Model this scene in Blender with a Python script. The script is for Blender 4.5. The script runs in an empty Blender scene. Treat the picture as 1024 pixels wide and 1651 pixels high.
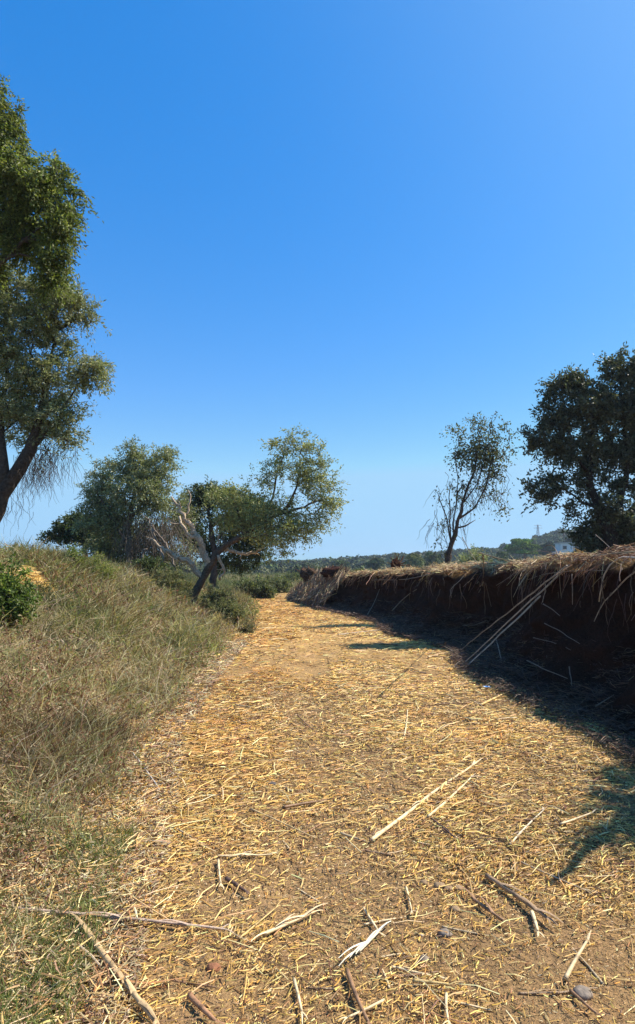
import bpy, math, random
import numpy as np
from mathutils import Vector
R = math.radians
rng = np.random.default_rng(7)
random.seed(7)
S = bpy.context.scene
COL = S.collection

# ---------------------------------------------------------------- camera
F = 984.0; CX, CY = 512.0, 825.5; HOR = 918.0; EYE = 1.6
PITCH = math.atan((HOR - CY) / F)
cam_d = bpy.data.cameras.new('camera'); cam = bpy.data.objects.new('camera', cam_d); COL.objects.link(cam)
cam.location = (0, 0, EYE); cam.rotation_euler = (math.pi/2 + PITCH, 0, 0)
cam_d.sensor_fit = 'VERTICAL'; cam_d.angle = 2*math.atan(825.5/F)
cam_d.clip_start = 0.05; cam_d.clip_end = 6000
S.camera = cam

# ---------------------------------------------------------------- sky and sun
SUN_EL, SUN_AZ = R(50), R(77)          # azimuth measured from +Y towards +X
w = bpy.data.worlds.new('World'); S.world = w; w.use_nodes = True
nt = w.node_tree; nt.nodes.clear()
sky = nt.nodes.new('ShaderNodeTexSky'); sky.sky_type = 'NISHITA'; sky.sun_disc = False
sky.sun_elevation = SUN_EL; sky.sun_rotation = SUN_AZ
sky.air_density = 1.0; sky.dust_density = 0.0; sky.ozone_density = 2.2; sky.altitude = 50
hs = nt.nodes.new('ShaderNodeHueSaturation'); hs.inputs['Saturation'].default_value = 2.0; hs.inputs['Hue'].default_value = 0.512
bg = nt.nodes.new('ShaderNodeBackground'); bg.inputs[1].default_value = 0.15
wo = nt.nodes.new('ShaderNodeOutputWorld')
k1 = nt.nodes.new('ShaderNodeVectorMath'); k1.operation = 'SCALE'; k1.inputs['Scale'].default_value = 1/4.2
gm = nt.nodes.new('ShaderNodeGamma'); gm.inputs[1].default_value = .56
k2 = nt.nodes.new('ShaderNodeVectorMath'); k2.operation = 'SCALE'; k2.inputs['Scale'].default_value = 3.65
nt.links.new(sky.outputs[0], k1.inputs[0]); nt.links.new(k1.outputs[0], gm.inputs[0]); nt.links.new(gm.outputs[0], k2.inputs[0]); nt.links.new(k2.outputs[0], hs.inputs['Color']); mn = nt.nodes.new('ShaderNodeVectorMath'); mn.operation = 'MINIMUM'; mn.inputs[1].default_value = (1.5, 2.7, 3.9); nt.links.new(hs.outputs[0], mn.inputs[0]); 
tcw = nt.nodes.new('ShaderNodeTexCoord'); dt = nt.nodes.new('ShaderNodeVectorMath'); dt.operation = 'DOT_PRODUCT'   # warm aureole added round the sun to warm the shade
dt.inputs[1].default_value = (math.sin(SUN_AZ)*math.cos(SUN_EL), math.cos(SUN_AZ)*math.cos(SUN_EL), math.sin(SUN_EL)); nt.links.new(tcw.outputs['Generated'], dt.inputs[0])
mx_ = nt.nodes.new('ShaderNodeMath'); mx_.operation = 'MAXIMUM'; mx_.inputs[1].default_value = 0; nt.links.new(dt.outputs['Value'], mx_.inputs[0])
pw = nt.nodes.new('ShaderNodeMath'); pw.operation = 'POWER'; pw.inputs[1].default_value = 5.5; nt.links.new(mx_.outputs[0], pw.inputs[0])
au = nt.nodes.new('ShaderNodeVectorMath'); au.operation = 'MULTIPLY_ADD'; au.inputs[1].default_value = (1.4, 1.45, .5); nt.links.new(pw.outputs[0], au.inputs[0]); nt.links.new(mn.outputs[0], au.inputs[2]); nt.links.new(au.outputs[0], bg.inputs[0]); nt.links.new(bg.outputs[0], wo.inputs[0])
sd = bpy.data.lights.new('sun', 'SUN'); sd.energy = 5.0; sd.angle = R(0.55); sd.color = (1, .92, .79)
so = bpy.data.objects.new('sun', sd); COL.objects.link(so)
sdir = Vector((math.sin(SUN_AZ)*math.cos(SUN_EL), math.cos(SUN_AZ)*math.cos(SUN_EL), math.sin(SUN_EL)))
so.rotation_euler = sdir.to_track_quat('Z', 'Y').to_euler(); so.location = (30, 20, 50)
S.view_settings.view_transform = 'Standard'; S.view_settings.look = 'None'
S.view_settings.gamma = 1; S.view_settings.exposure = 0.76

# ---------------------------------------------------------------- pixel -> world
cp, sp_ = math.cos(PITCH), math.sin(PITCH)
def ray(px, py):
    u, v = (px-CX)/F, (CY-py)/F
    return np.array([u, cp - sp_*v, sp_ + cp*v])
def P(px, py, Y):
    d = ray(px, py); return np.array([0, 0, EYE]) + d*(Y/d[1])

# ---------------------------------------------------------------- noise
def _h(ix, iy, iz):
    n = (ix.astype(np.int64)*374761393 + iy.astype(np.int64)*668265263 + iz.astype(np.int64)*2147483647*3) & 0xffffffff
    n = ((n ^ (n >> 13))*1274126177) & 0xffffffff
    return ((n ^ (n >> 16)) & 0xffff)/65535.0
def vn(x, y, z=0.0):
    x = np.asarray(x, float); y = np.asarray(y, float); z = np.asarray(z, float) + 0*x
    ix, iy, iz = np.floor(x), np.floor(y), np.floor(z)
    fx, fy, fz = x-ix, y-iy, z-iz
    fx, fy, fz = [f*f*(3-2*f) for f in (fx, fy, fz)]
    r = 0
    for a in (0, 1):
        for b in (0, 1):
            for c in (0, 1):
                r = r + _h(ix+a, iy+b, iz+c)*np.where(a, fx, 1-fx)*np.where(b, fy, 1-fy)*np.where(c, fz, 1-fz)
    return r
def fbm(x, y, z=0.0, o=4):
    s, a, t = 0, 1, 0
    for i in range(o):
        s = s + a*vn(np.asarray(x)*2**i+17*i, np.asarray(y)*2**i-9*i, np.asarray(z)*2**i+5*i); t += a; a *= .5
    return s/t
def ss(a, b, x):
    t = np.clip((np.asarray(x, float)-a)/(b-a), 0, 1); return t*t*(3-2*t)

# ---------------------------------------------------------------- terrain functions
_ys = [-40, 0, 3, 4.2, 5.3, 7.6, 9.7, 12, 13.3, 15, 18.5, 23.5, 28, 31, 34, 60]
_xb = [3.5, 3.3, 3.2, 3.3, 3.5, 3.35, 3.08, 3.48, 3.25, 2.6, 2.65, 1.25, .1, -.55, -1.0, -6]
def XB(y): return np.interp(y, _ys, _xb) + .12*(fbm(np.asarray(y)*.9, 3.3)-.5)
def HB(y): return np.interp(y, [-40, 3, 7.9, 10.8, 13, 17.5, 24, 31, 32.5, 33.6, 34.4, 40], [1.6, 1.74, 1.77, 1.68, 1.62, 1.57, 1.38, 1.12, .95, .5, .1, .02])
def XL(y): return np.interp(y, [-40, 0, 4, 6, 9, 19, 24, 34, 60], [-.55, -.5, -1.05, -1.4, -1.6, -1.7, -2.1, -3.4, -9])
def AMP(y): return np.interp(y, [-40, 0, 6, 14, 18, 21, 26, 34, 60, 100], [1.2, 1.3, 1.6, 1.72, 1.42, 1.18, .9, .6, .25, 0])
def ridge_px(ux):   # skyline height (as slope) against azimuth tangent
    return np.interp(ux, [-1.4, -.6, -.15, 0, .1, .15, .2, .3, .4, .6, 1.4], [.05, .02, .004, .011, .016, .019, .023, .030, .052, .055, .07])
def H(x, y):
    x = np.asarray(x, float); y = np.asarray(y, float)
    l = AMP(y)*ss(0, 4.6, XL(y)-x) + .34*(fbm(x*.7, y*.7, 0., 3)-.45)*ss(0, 2, XL(y)-x)
    l = l + .35*ss(6, 20, XL(y)-x)
    xb = XB(y)
    r = (HB(y)-.12)*ss(.75, 1.25, x-xb)
    far = ss(34, 46, y)
    r = np.where(x > xb, r, 0)
    base = np.where(x < XL(y), l, r)
    rut = -.03*np.exp(-((x+.05-.0*y)/.3)**2) - .02*np.exp(-((x-1.5)/.3)**2) + .035*(fbm(x*1.3, y*1.3)-.5) + .012*(fbm(x*7, y*7)-.5)
    base = base + rut
    # far field + ridge
    d = np.sqrt(x*x+y*y)+1e-6
    fld = .35 + .5*(fbm(x*.05, y*.05)-.5)
    base = base*(1-far) + far*fld
    ux = x/np.maximum(y, 1)
    hh = ridge_px(ux)
    rr = 360.0
    rise = ss(120, rr, d)**1.3
    hill = (hh*rr + 1.0 + 2.0*(fbm(x*.02, y*.02)-.5))*rise
    return np.where(y > 46, base + hill - 3.0*ss(90, 200, d)*(1-rise)*.0, base + 0*hill) + 0*x
def G(px, py):
    d = ray(px, py); o = np.array([0, 0, EYE]); lo, hi, n = 1.2, 60., 160
    t = np.exp(np.linspace(np.log(lo), np.log(hi), n))
    for _ in range(3):
        q = o[None]+d[None]*(t/d[1])[:, None]; m = q[:, 2] <= H(q[:, 0], q[:, 1])
        i = int(np.argmax(m)) if m.any() else n-1; t = np.linspace(t[max(i-1, 0)], t[i], 40) if _ < 2 else t; n = 40
    return q[i]

# ---------------------------------------------------------------- mesh helpers
class MB:
    def __init__(s): s.v = []; s.q = []; s.t = []; s.c = []; s.n = 0
    def add(s, V, Q=None, T=None, C=(1, 1, 1)):
        V = np.asarray(V, float).reshape(-1, 3)
        if Q is not None and len(Q): s.q.append(np.asarray(Q)+s.n)
        if T is not None and len(T): s.t.append(np.asarray(T)+s.n)
        C = np.asarray(C, float)
        if C.ndim == 1: C = np.broadcast_to(C, (len(V), 3))
        s.v.append(V); s.c.append(C); s.n += len(V)
    def build(s, name, mat, parent=None, smooth=False, origin=None):
        V = np.concatenate(s.v); C = np.concatenate(s.c)
        if parent is not None: V = V - np.array(parent.location)
        elif origin is not None: V = V - np.array(origin)
        q = np.concatenate(s.q) if s.q else np.zeros((0, 4), int)
        t = np.concatenate(s.t) if s.t else np.zeros((0, 3), int)
        m = bpy.data.meshes.new(name)
        m.vertices.add(len(V)); m.vertices.foreach_set('co', V.astype(np.float32).ravel())
        nl = len(q)*4+len(t)*3
        m.loops.add(nl); m.loops.foreach_set('vertex_index', np.concatenate([q.ravel(), t.ravel()]).astype(np.int32))
        m.polygons.add(len(q)+len(t))
        st = np.concatenate([np.arange(len(q))*4, len(q)*4+np.arange(len(t))*3]).astype(np.int32)
        m.polygons.foreach_set('loop_start', st)
        m.polygons.foreach_set('use_smooth', np.full(len(q)+len(t), smooth, bool))
        m.update(calc_edges=True); m.validate()
        a = m.color_attributes.new('Col', 'FLOAT_COLOR', 'POINT')
        a.data.foreach_set('color', np.concatenate([C, np.ones((len(C), 1))], 1).astype(np.float32).ravel())
        m.materials.append(mat)
        o = bpy.data.objects.new(name, m); COL.objects.link(o)
        if parent is not None: o.parent = parent
        elif origin is not None: o.location = tuple(origin)
        return o
def nrm(a): return a/np.maximum(np.linalg.norm(a, axis=-1, keepdims=True), 1e-9)
def tube(mb, pts, rad, sides=6, col=(1, 1, 1), cap=True):
    pts = np.asarray(pts, float); n = len(pts); rad = np.broadcast_to(rad, n)
    tg = nrm(np.gradient(pts, axis=0)); up = np.array([0.13, .31, .94])
    if abs(tg[0] @ up) > .9: up = np.array([1., .1, 0])
    u = np.zeros_like(pts); a = nrm(np.cross(tg[0], up))
    for i in range(n):
        a = nrm(a - tg[i]*(a @ tg[i])); u[i] = a
    v = np.cross(tg, u); th = np.linspace(0, 2*np.pi, sides, endpoint=False)
    V = pts[:, None] + rad[:, None, None]*(np.cos(th)[None, :, None]*u[:, None]+np.sin(th)[None, :, None]*v[:, None])
    V = V.reshape(-1, 3); i = np.arange(n-1)[:, None]*sides; j = np.arange(sides)[None]; k = (j+1) % sides
    Q = np.stack([i+j, i+k, i+sides+k, i+sides+j], -1).reshape(-1, 4)
    T = None
    C = np.asarray(col, float)
    if C.ndim == 2: C = np.repeat(C, sides, axis=0)
    if cap:
        V = np.concatenate([V, pts[:1], pts[-1:]]); b = n*sides
        jj = np.arange(sides); kk = (jj+1) % sides
        T = np.concatenate([np.stack([kk, jj, np.full(sides, b)], -1), np.stack([jj+(n-1)*sides, kk+(n-1)*sides, np.full(sides, b+1)], -1)])
        if C.ndim == 2: C = np.concatenate([C, C[:1], C[-1:]])
    mb.add(V, Q, T, C)
def slivers(mb, c, d, L, W, up, col, ridge=.45):
    """many straw slivers: bent roof-shaped chips. all arrays"""
    n = len(c); d = nrm(d); side = nrm(np.cross(d, up)); up = np.cross(side, d)
    L = L[:, None]; W = W[:, None]
    a = c-d*L/2; b = c+d*L/2; m = c+up*L*rng.uniform(-.05, .08, (n, 1))+side*L*rng.uniform(-.06, .06, (n, 1))
    V = []
    for p, k in ((a, .8), (m, 1.), (b, .7)):
        V += [p-side*W*.5*k, p+up*W*ridge*k, p+side*W*.5*k]
    V = np.stack(V, 1).reshape(-1, 3)
    q = np.array([[0, 1, 4, 3], [1, 2, 5, 4], [3, 4, 7, 6], [4, 5, 8, 7]])
    Q = (np.arange(n)[:, None, None]*9+q[None]).reshape(-1, 4)
    mb.add(V, Q, None, np.repeat(col, 9, axis=0))
def blades(mb, root, d0, bend, L, W, col, tipcol=None):
    """grass blades: 3 rows; d0 start direction, bend added towards the tip"""
    n = len(root); d0 = nrm(d0); L = L[:, None]; W = W[:, None]
    s = nrm(np.cross(d0, rng.normal(size=(n, 3))))
    m = root+d0*L*.5; t = m+nrm(d0+bend)*L*.5
    V = np.stack([root-s*W*.5, root+s*W*.5, m-s*W*.4, m+s*W*.4, t-s*W*.1, t+s*W*.1], 1).reshape(-1, 3)
    Q = (np.arange(n)[:, None, None]*6+np.array([[0, 1, 3, 2], [2, 3, 5, 4]])[None]).reshape(-1, 4)
    if tipcol is None: tipcol = col
    C = np.stack([col, col, (col+tipcol)/2, (col+tipcol)/2, tipcol, tipcol], 1).reshape(-1, 3)
    mb.add(V, Q, None, C)
def leaves(mb, c, d, L, W, col):
    n = len(c); d = nrm(d); s = nrm(np.cross(d, rng.normal(size=(n, 3)))); u = np.cross(s, d)
    L = L[:, None]; W = W[:, None]
    V = np.stack([c, c+d*L*.45+s*W*.5+u*W*.12, c+d*L-u*L*.08, c+d*L*.45-s*W*.5+u*W*.12], 1).reshape(-1, 3)
    mb.add(V, np.arange(n*4).reshape(n, 4), None, np.repeat(col, 4, axis=0))
def rcol(base, n, vv=.25, hue=.08):
    base = np.asarray(base, float)
    return np.clip(base[None]*(1+vv*rng.normal(size=(n, 1)))*(1+hue*rng.normal(size=(n, 3))), .004, .95)
def mixc(cols, wts, n, vv=.22, hue=.07):
    cols = np.asarray(cols, float); k = rng.choice(len(cols), n, p=np.array(wts)/sum(wts))
    return np.clip(cols[k]*(1+vv*rng.normal(size=(n, 1)))*(1+hue*rng.normal(size=(n, 3))), .004, .95)

# ---------------------------------------------------------------- materials
def mat(name, trans=0, rough=.7, spec=.3, noise=None, bump=None, back=None, tint=(1, 1, 1)):
    m = bpy.data.materials.new(name); m.use_nodes = True; t = m.node_tree; N = t.nodes; Lk = t.links
    b = N['Principled BSDF']; b.inputs['Roughness'].default_value = rough; b.inputs['Specular IOR Level'].default_value = spec
    at = N.new('ShaderNodeAttribute'); at.attribute_name = 'Col'; c = at.outputs['Color']
    tc = N.new('ShaderNodeTexCoord')
    if noise:
        for sc, lo, hi in noise:
            nz = N.new('ShaderNodeTexNoise'); nz.inputs['Scale'].default_value = sc; nz.inputs['Detail'].default_value = 6; nz.inputs['Roughness'].default_value = .65
            Lk.new(tc.outputs['Object'], nz.inputs['Vector'])
            mr = N.new('ShaderNodeMapRange'); mr.inputs['From Min'].default_value = .3; mr.inputs['From Max'].default_value = .7
            mr.inputs['To Min'].default_value = lo; mr.inputs['To Max'].default_value = hi
            Lk.new(nz.outputs[0], mr.inputs['Value'])
            mx = N.new('ShaderNodeVectorMath'); mx.operation = 'SCALE'; Lk.new(c, mx.inputs[0]); Lk.new(mr.outputs[0], mx.inputs['Scale']); c = mx.outputs[0]
    if back is not None:
        g = N.new('ShaderNodeNewGeometry'); mx = N.new('ShaderNodeMix'); mx.data_type = 'RGBA'
        mu = N.new('ShaderNodeVectorMath'); mu.operation = 'MULTIPLY_ADD'; Lk.new(c, mu.inputs[0]); mu.inputs[1].default_value = (.75, .75, .75); mu.inputs[2].default_value = back
        Lk.new(g.outputs['Backfacing'], mx.inputs[0]); Lk.new(c, mx.inputs[6]); Lk.new(mu.outputs[0], mx.inputs[7]); c = mx.outputs[2]
    Lk.new(c, b.inputs['Base Color'])
    if bump:
        h = None
        for sc, st in bump:
            nz = N.new('ShaderNodeTexNoise'); nz.inputs['Scale'].default_value = sc; nz.inputs['Detail'].default_value = 8
            Lk.new(tc.outputs['Object'], nz.inputs['Vector'])
            bp = N.new('ShaderNodeBump'); bp.inputs['Strength'].default_value = 1; bp.inputs['Distance'].default_value = st
            Lk.new(nz.outputs[0], bp.inputs['Height'])
            if h: Lk.new(h, bp.inputs['Normal'])
            h = bp.outputs[0]
        Lk.new(h, b.inputs['Normal'])
    if trans:
        tr = N.new('ShaderNodeBsdfTranslucent'); mu = N.new('ShaderNodeVectorMath'); mu.operation = 'MULTIPLY'; Lk.new(c, mu.inputs[0]); mu.inputs[1].default_value = (1.3, 1.35, .7)
        Lk.new(mu.outputs[0], tr.inputs[0]); ms = N.new('ShaderNodeMixShader'); ms.inputs[0].default_value = trans
        Lk.new(b.outputs[0], ms.inputs[1]); Lk.new(tr.outputs[0], ms.inputs[2]); Lk.new(ms.outputs[0], N['Material Output'].inputs[0])
    return m
M_ground = mat('dry_earth', rough=.95, spec=.1, noise=[(2.2, .8, 1.2), (24, .65, 1.35), (160, .6, 1.3)], bump=[(6, .05), (45, .02), (220, .006)])
M_bank = mat('red_clay', rough=.95, spec=.08, noise=[(3, .6, 1.4), (22, .6, 1.35)], bump=[(7, .12), (30, .04), (120, .01)])
M_straw = mat('straw', trans=.12, rough=.55, spec=.35)
M_reed = mat('dry_reed', rough=.5, spec=.35, noise=[(14, .72, 1.2), (130, .8, 1.15)], bump=[(90, .003)])
M_grass = mat('grass_blade', trans=.35, rough=.6, spec=.25)
M_leaf = mat('leaf', trans=.4, rough=.5, spec=.3)
M_olive = mat('olive_leaf', trans=.28, rough=.45, spec=.4, back=(.045, .055, .04))
M_far = mat('far_leaf', rough=1, spec=0)
M_bark = mat('bark', rough=.9, spec=.15, noise=[(3, .6, 1.3), (26, .55, 1.4)], bump=[(12, .06), (60, .02)])
M_stone = mat('stone', rough=.9, noise=[(8, .7, 1.25), (60, .8, 1.2)], bump=[(25, .01)])
M_wall = mat('painted_wall', rough=.85, noise=[(.7, .88, 1.06), (9, .9, 1.05)])
M_metal = mat('galvanised_steel', rough=.5, noise=[(1, .85, 1.1)])
M_litter = mat('plastic_litter', rough=.35, spec=.5, noise=[(60, .85, 1.1)])

def tag(o, label=None, cat=None, group=None, kind=None):
    if label: o['label'] = label
    if cat: o['category'] = cat
    if group: o['group'] = group
    if kind: o['kind'] = kind
    return o
def empty(name, loc, label, cat, group=None):
    o = bpy.data.objects.new(name, None); COL.objects.link(o); o.location = tuple(float(a) for a in loc); o.empty_display_size = .2
    return tag(o, label, cat, group)

# ================================================================ SETTING
STRAW = np.array([.60, .42, .18]); EARTH = np.array([.29, .18, .085])
def straw_density(x, y):
    """how much straw covers the track (0..1)"""
    bare = np.exp(-(((x-.75)/.75)**2+((y-2.9)/.6)**2))*.5 + np.exp(-(((x-1.5)/.6)**2+((y-2.4)/.7)**2))*.6
    bare = bare + .75*np.exp(-((x+.1)/.36)**2)*ss(5, 8, y) + .38*ss(8, 15, y)
    return np.clip(.76+2.8*(fbm(x*1.1, y*.8, 2., 4)-.5) - bare + .25*(1-ss(2.6, 3.6, y))*ss(.9, .2, x), .10, 1)
def ground_col(x, y):
    d = straw_density(x, y)[:, None]
    near = (1-ss(6, 16, y))[:, None]
    c = EARTH[None]*(1-d*.5) + np.array([.34, .21, .085])[None]*d*.5
    c = c*near + (1-near)*np.array([.46, .285, .11])[None]
    l = ss(-.1, 1.0, XL(y)-x+.4*(fbm(x*1.5, y*1.5, 7.)-.5))[:, None]
    c = c*(1-l) + l*(np.array([.20, .135, .07])[None]*(.7+.6*fbm(x*.8, y*.8, 4.)[:, None]))
    c = c*(1-.78*ss(-1.1, -.5, x-XB(y))[:, None]*(1-ss(30, 33, y))[:, None])  # bank's shade painted into the ground colour along its foot
    rgt = ss(.2, .9, x-XB(y))[:, None]*(1-ss(33, 35, y))[:, None]
    c = c*(1-rgt) + rgt*np.array([.26, .16, .07])[None]
    far = ss(34, 45, y)[:, None]
    f = fbm(x*.03, y*.03, 9.)[:, None]
    c = c*(1-far) + far*(np.array([.16, .135, .07])[None]*(1-f)+np.array([.085, .10, .045])[None]*f)
    vf = ss(90, 200, np.sqrt(x*x+y*y))[:, None]
    return c*(1-vf) + vf*np.array([.05, .062, .03])[None]
def axis(near0, near1, step, far0, far1, g=1.09):
    a = list(np.arange(near0, near1, step)); s = step
    while a[-1] < far1: s *= g; a.append(a[-1]+s)
    s = step
    while a[0] > far0: s *= g; a.insert(0, a[0]-s)
    return np.array(a)
gx = axis(-6, 4.6, .055, -900, 900, 1.07); gy = axis(1.5, 12, .055, -60, 900, 1.02)
X, Y = np.meshgrid(gx, gy); Z = H(X.ravel(), Y.ravel()).reshape(X.shape)
mb = MB(); nx, ny = len(gx), len(gy)
i = np.arange(ny-1)[:, None]*nx; j = np.arange(nx-1)[None]
Q = np.stack([i+j, i+j+1, i+nx+j+1, i+nx+j], -1).reshape(-1, 4)
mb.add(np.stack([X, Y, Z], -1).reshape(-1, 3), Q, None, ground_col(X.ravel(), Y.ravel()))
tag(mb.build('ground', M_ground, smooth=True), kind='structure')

# earth bank beside the track
by = np.concatenate([np.arange(-14, 2, .12), np.arange(2, 14, .035), np.arange(14, 36, .07)])
prof = np.array([(-.45, -.04), (-.2, .03), (.02, .09), (.2, .2), (.36, .34), (.5, .5), (.6, .64), (.64, .76), (.6, .85), (.52, .92), (.5, .965), (.62, .995), (.85, 1.0), (1.2, .99), (1.8, .985), (2.8, .97), (4, .90)])
tt = np.linspace(0, len(prof)-1, 90); pu = np.interp(tt, np.arange(len(prof)), prof[:, 0]); ph = np.interp(tt, np.arange(len(prof)), prof[:, 1])
BY, PU = np.meshgrid(by, pu, indexing='ij'); _, PH = np.meshgrid(by, ph, indexing='ij')
hb = HB(BY); k = np.clip(hb/1.6, .25, 1)
bx = XB(BY)+PU*k; bz = PH*hb
d1 = fbm(BY*.7, bz*1.5, 3., 3)-.5; d2 = fbm(BY*3, bz*5, bx*3, 4)-.5
topw = ss(.93, 1, PH)
bx = bx + (.75*d1 + .34*d2)*k*(1-.7*topw)
bz = bz + (.14*d2 + .34*(fbm(BY*.9, bx*.9, 1.)-.5) + .16*(fbm(BY*3.1, bx*3.1, 5.)-.5))*ss(.1, .5, PH)*k
bc = np.array([.040, .017, .010])[None]*(.6+.8*fbm(BY*1.5, bz*3, bx).ravel()[:, None])  # near-black face: clay colour with the bank's deep shade put into it
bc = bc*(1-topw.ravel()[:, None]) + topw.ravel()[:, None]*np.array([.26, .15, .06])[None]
mb = MB(); n1, n2 = BY.shape; i = np.arange(n1-1)[:, None]*n2; j = np.arange(n2-1)[None]
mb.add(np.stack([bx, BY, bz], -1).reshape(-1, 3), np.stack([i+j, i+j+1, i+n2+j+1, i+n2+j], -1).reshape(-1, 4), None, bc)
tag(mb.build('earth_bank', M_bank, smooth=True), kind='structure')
def bank_pt(y, u):   # point on the bank surface at profile parameter u (offset from base)
    a = int(np.argmin(abs(by-y))); b = int(u*89)
    return np.array([bx[a, b], BY[a, b], bz[a, b]])

# ---------------------------------------------------------------- straw litter
def sample_logY(n, y0, y1): return np.exp(rng.uniform(np.log(y0), np.log(y1), n))
mb = MB()
n = 260000
y = sample_logY(n, 1.9, 40)**1.0; y = np.where(rng.random(n) < .35, rng.uniform(1.9, 6.5, n), y)
x0, x1 = XL(y)-1.5, XB(y)+.5
x = x0+(x1-x0)*rng.random(n)
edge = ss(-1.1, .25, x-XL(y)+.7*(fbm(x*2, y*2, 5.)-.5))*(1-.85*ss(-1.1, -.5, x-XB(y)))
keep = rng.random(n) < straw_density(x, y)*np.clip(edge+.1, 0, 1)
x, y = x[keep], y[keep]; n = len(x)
sc = np.clip((y/3.2), .75, 7)**.72
th = rng.uniform(0, np.pi, n) + 0
al = rng.random(n) < .35; th = np.where(al, rng.normal(.35, .5, n) + 2.2*(fbm(x*.6, y*.6, 8.)-.5), th)
d = np.stack([np.cos(th), np.sin(th), rng.normal(0, .10, n)], -1)
L = (.02+.045*rng.random(n)**1.6+.05*(rng.random(n) < .12)*rng.random(n))*sc; W = (.003+.0042*rng.random(n))*sc
z = H(x, y)+W*.3+rng.random(n)**2*.02
c = mixc([[.72, .46, .125], [.87, .64, .25], [.58, .34, .08], [.28, .14, .045], [.50, .33, .14], [.11, .055, .025]], [4, 1.7, 4, 2.4, 1.4, 1.6], n)
c *= (.70+.55*fbm(x*.8, y*.8, 1.))[:, None]
og = (ss(.5, -1.3, x+.6*(fbm(x, y, 61.)-.5))*.8*ss(3, 5, y)+.7*ss(.5, .64, fbm(x*.9, y*.9, 62.)))[:, None]; c = c*(1-og)+c*np.array([[.86, .75, .58]])*og
slivers(mb, np.stack([x, y, z], -1), d, L, W, np.array([[0, 0, 1.]])+rng.normal(0, .25, (n, 3)), c)
# fine crumbs
n = 110000; y = sample_logY(n, 1.9, 9); x = XL(y)-1.2+(XB(y)-.3-XL(y)+1.2)*rng.random(n); sc = np.clip(y/3.2, .7, 3); th = rng.uniform(0, np.pi, n)
slivers(mb, np.stack([x, y, H(x, y)+.003+rng.random(n)**2*.008], -1), np.stack([np.cos(th), np.sin(th), rng.normal(0, .2, n)], -1), (.007+.014*rng.random(n))*sc, (.002+.003*rng.random(n))*sc, np.array([[0, 0, 1.]])+rng.normal(0, .3, (n, 3)), mixc([[.60, .40, .14], [.42, .26, .09], [.24, .14, .06], [.76, .60, .33]], [3, 3, 3, 1], n))
# long thin stalks
n = 2600; y = sample_logY(n, 1.9, 26); x = XL(y)-.8+(XB(y)+.2-XL(y)+.8)*rng.random(n); keep = rng.random(n) < straw_density(x, y)*.8+.15; x, y = x[keep], y[keep]; n = len(x); th = rng.uniform(0, np.pi, n); sc = np.clip(y/4, .8, 4)**.5
slivers(mb, np.stack([x, y, H(x, y)+.014+rng.random(n)*.02], -1), np.stack([np.cos(th), np.sin(th), rng.normal(0, .06, n)], -1), (.10+.24*rng.random(n)**1.6)*sc, (.003+.005*rng.random(n))*sc, np.array([[0, 0, 1.]])+rng.normal(0, .2, (n, 3)), mixc([[.74, .50, .19], [.86, .68, .36], [.46, .26, .10], [.20, .10, .05]], [4, 2, 3, 1.4], n))
# medium chopped reed chips
n = 15000; y = sample_logY(n, 1.9, 30); x = XL(y)-.5+(XB(y)+.4-XL(y)+.5)*rng.random(n)
keep = rng.random(n) < straw_density(x, y)*.7+.2; x, y = x[keep], y[keep]; n = len(x)
sc = np.clip(y/3.5, .8, 5)**.5; th = rng.uniform(0, np.pi, n)
L = (.04+.11*rng.random(n)**2)*sc; W = (.004+.007*rng.random(n)**2)*sc*np.clip(y/4, .7, 1.2)
c = mixc([[.72, .47, .14], [.86, .65, .28], [.48, .28, .10], [.20, .10, .045]], [4, 2, 3, 1.8], n)
slivers(mb, np.stack([x, y, H(x, y)+.008+rng.random(n)*.02], -1), np.stack([np.cos(th), np.sin(th), rng.normal(0, .12, n)], -1), L, W, np.array([[0, 0, 1.]])+rng.normal(0, .2, (n, 3)), c)
tag(mb.build('straw_litter', M_straw), 'chopped golden reed straw strewn thickly over the track', 'straw', kind='stuff')

# ---------------------------------------------------------------- dry grass on the left slope
mb = MB()
n = 300000
y = sample_logY(n, 1.7, 34); xo = rng.random(n)**.85*np.clip(2+y*.75, 2.5, 13); x = XL(y)-xo+.35*(fbm(y*2.2, x0[0]+0*y)-.2)
vis = (x > -.56*y-1.2); x, y = x[vis], y[vis]
n = len(x); xo = XL(y)-x
clump = fbm(x*1.6, y*1.6, 11., 3); g = ss(.42, .62, fbm(x*.55, y*.55, 13., 3)+.12*ss(2, 5, xo)); red = np.maximum(ss(.5, .64, fbm(x*.6+40, y*.6, 3., 3)), 1.3*np.exp(-((x+2.3)/.6)**2-((y-4.9)/.8)**2))
up = ss(.05, .9, xo+ (clump-.5)*.8)*(.3+.7*ss(3.2, 5.6, y+xo*.35))
keep = rng.random(n) < np.clip(.25+.9*up, 0, 1)*(.2+1.1*ss(.38, .55, clump))*.95
x, y, xo, clump, g, red, up = [a[keep] for a in (x, y, xo, clump, g, red, up)]; n = len(x)
Lh = (.05+.40*up*(.02+1.15*clump))*(.55+.9*rng.random(n)**1.5)*np.clip(y/8, .8, 1.25)
W = (.003+.004*rng.random(n)**1.5)*np.clip(y/3.5, .8, 5)**.85
lean = rng.normal(0, .62, (n, 3)); lean[:, 2] = 0
flow = 2.5*(fbm(x*.4, y*.4, 21.)-.5); lean[:, 0] += .08+.2*flow; lean[:, 1] -= .05
d0 = np.array([[0, 0, 1.]])+lean*.8; bend = lean*1.3-np.array([[0, 0, .35]])*rng.random((n, 1))
cg = mixc([[.20, .20, .075], [.30, .28, .12], [.12, .125, .05]], [3, 2, 2], n)
cd = mixc([[.46, .39, .22], [.60, .53, .34], [.34, .27, .15], [.20, .15, .09]], [3, 1.5, 3, 2], n)
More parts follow.
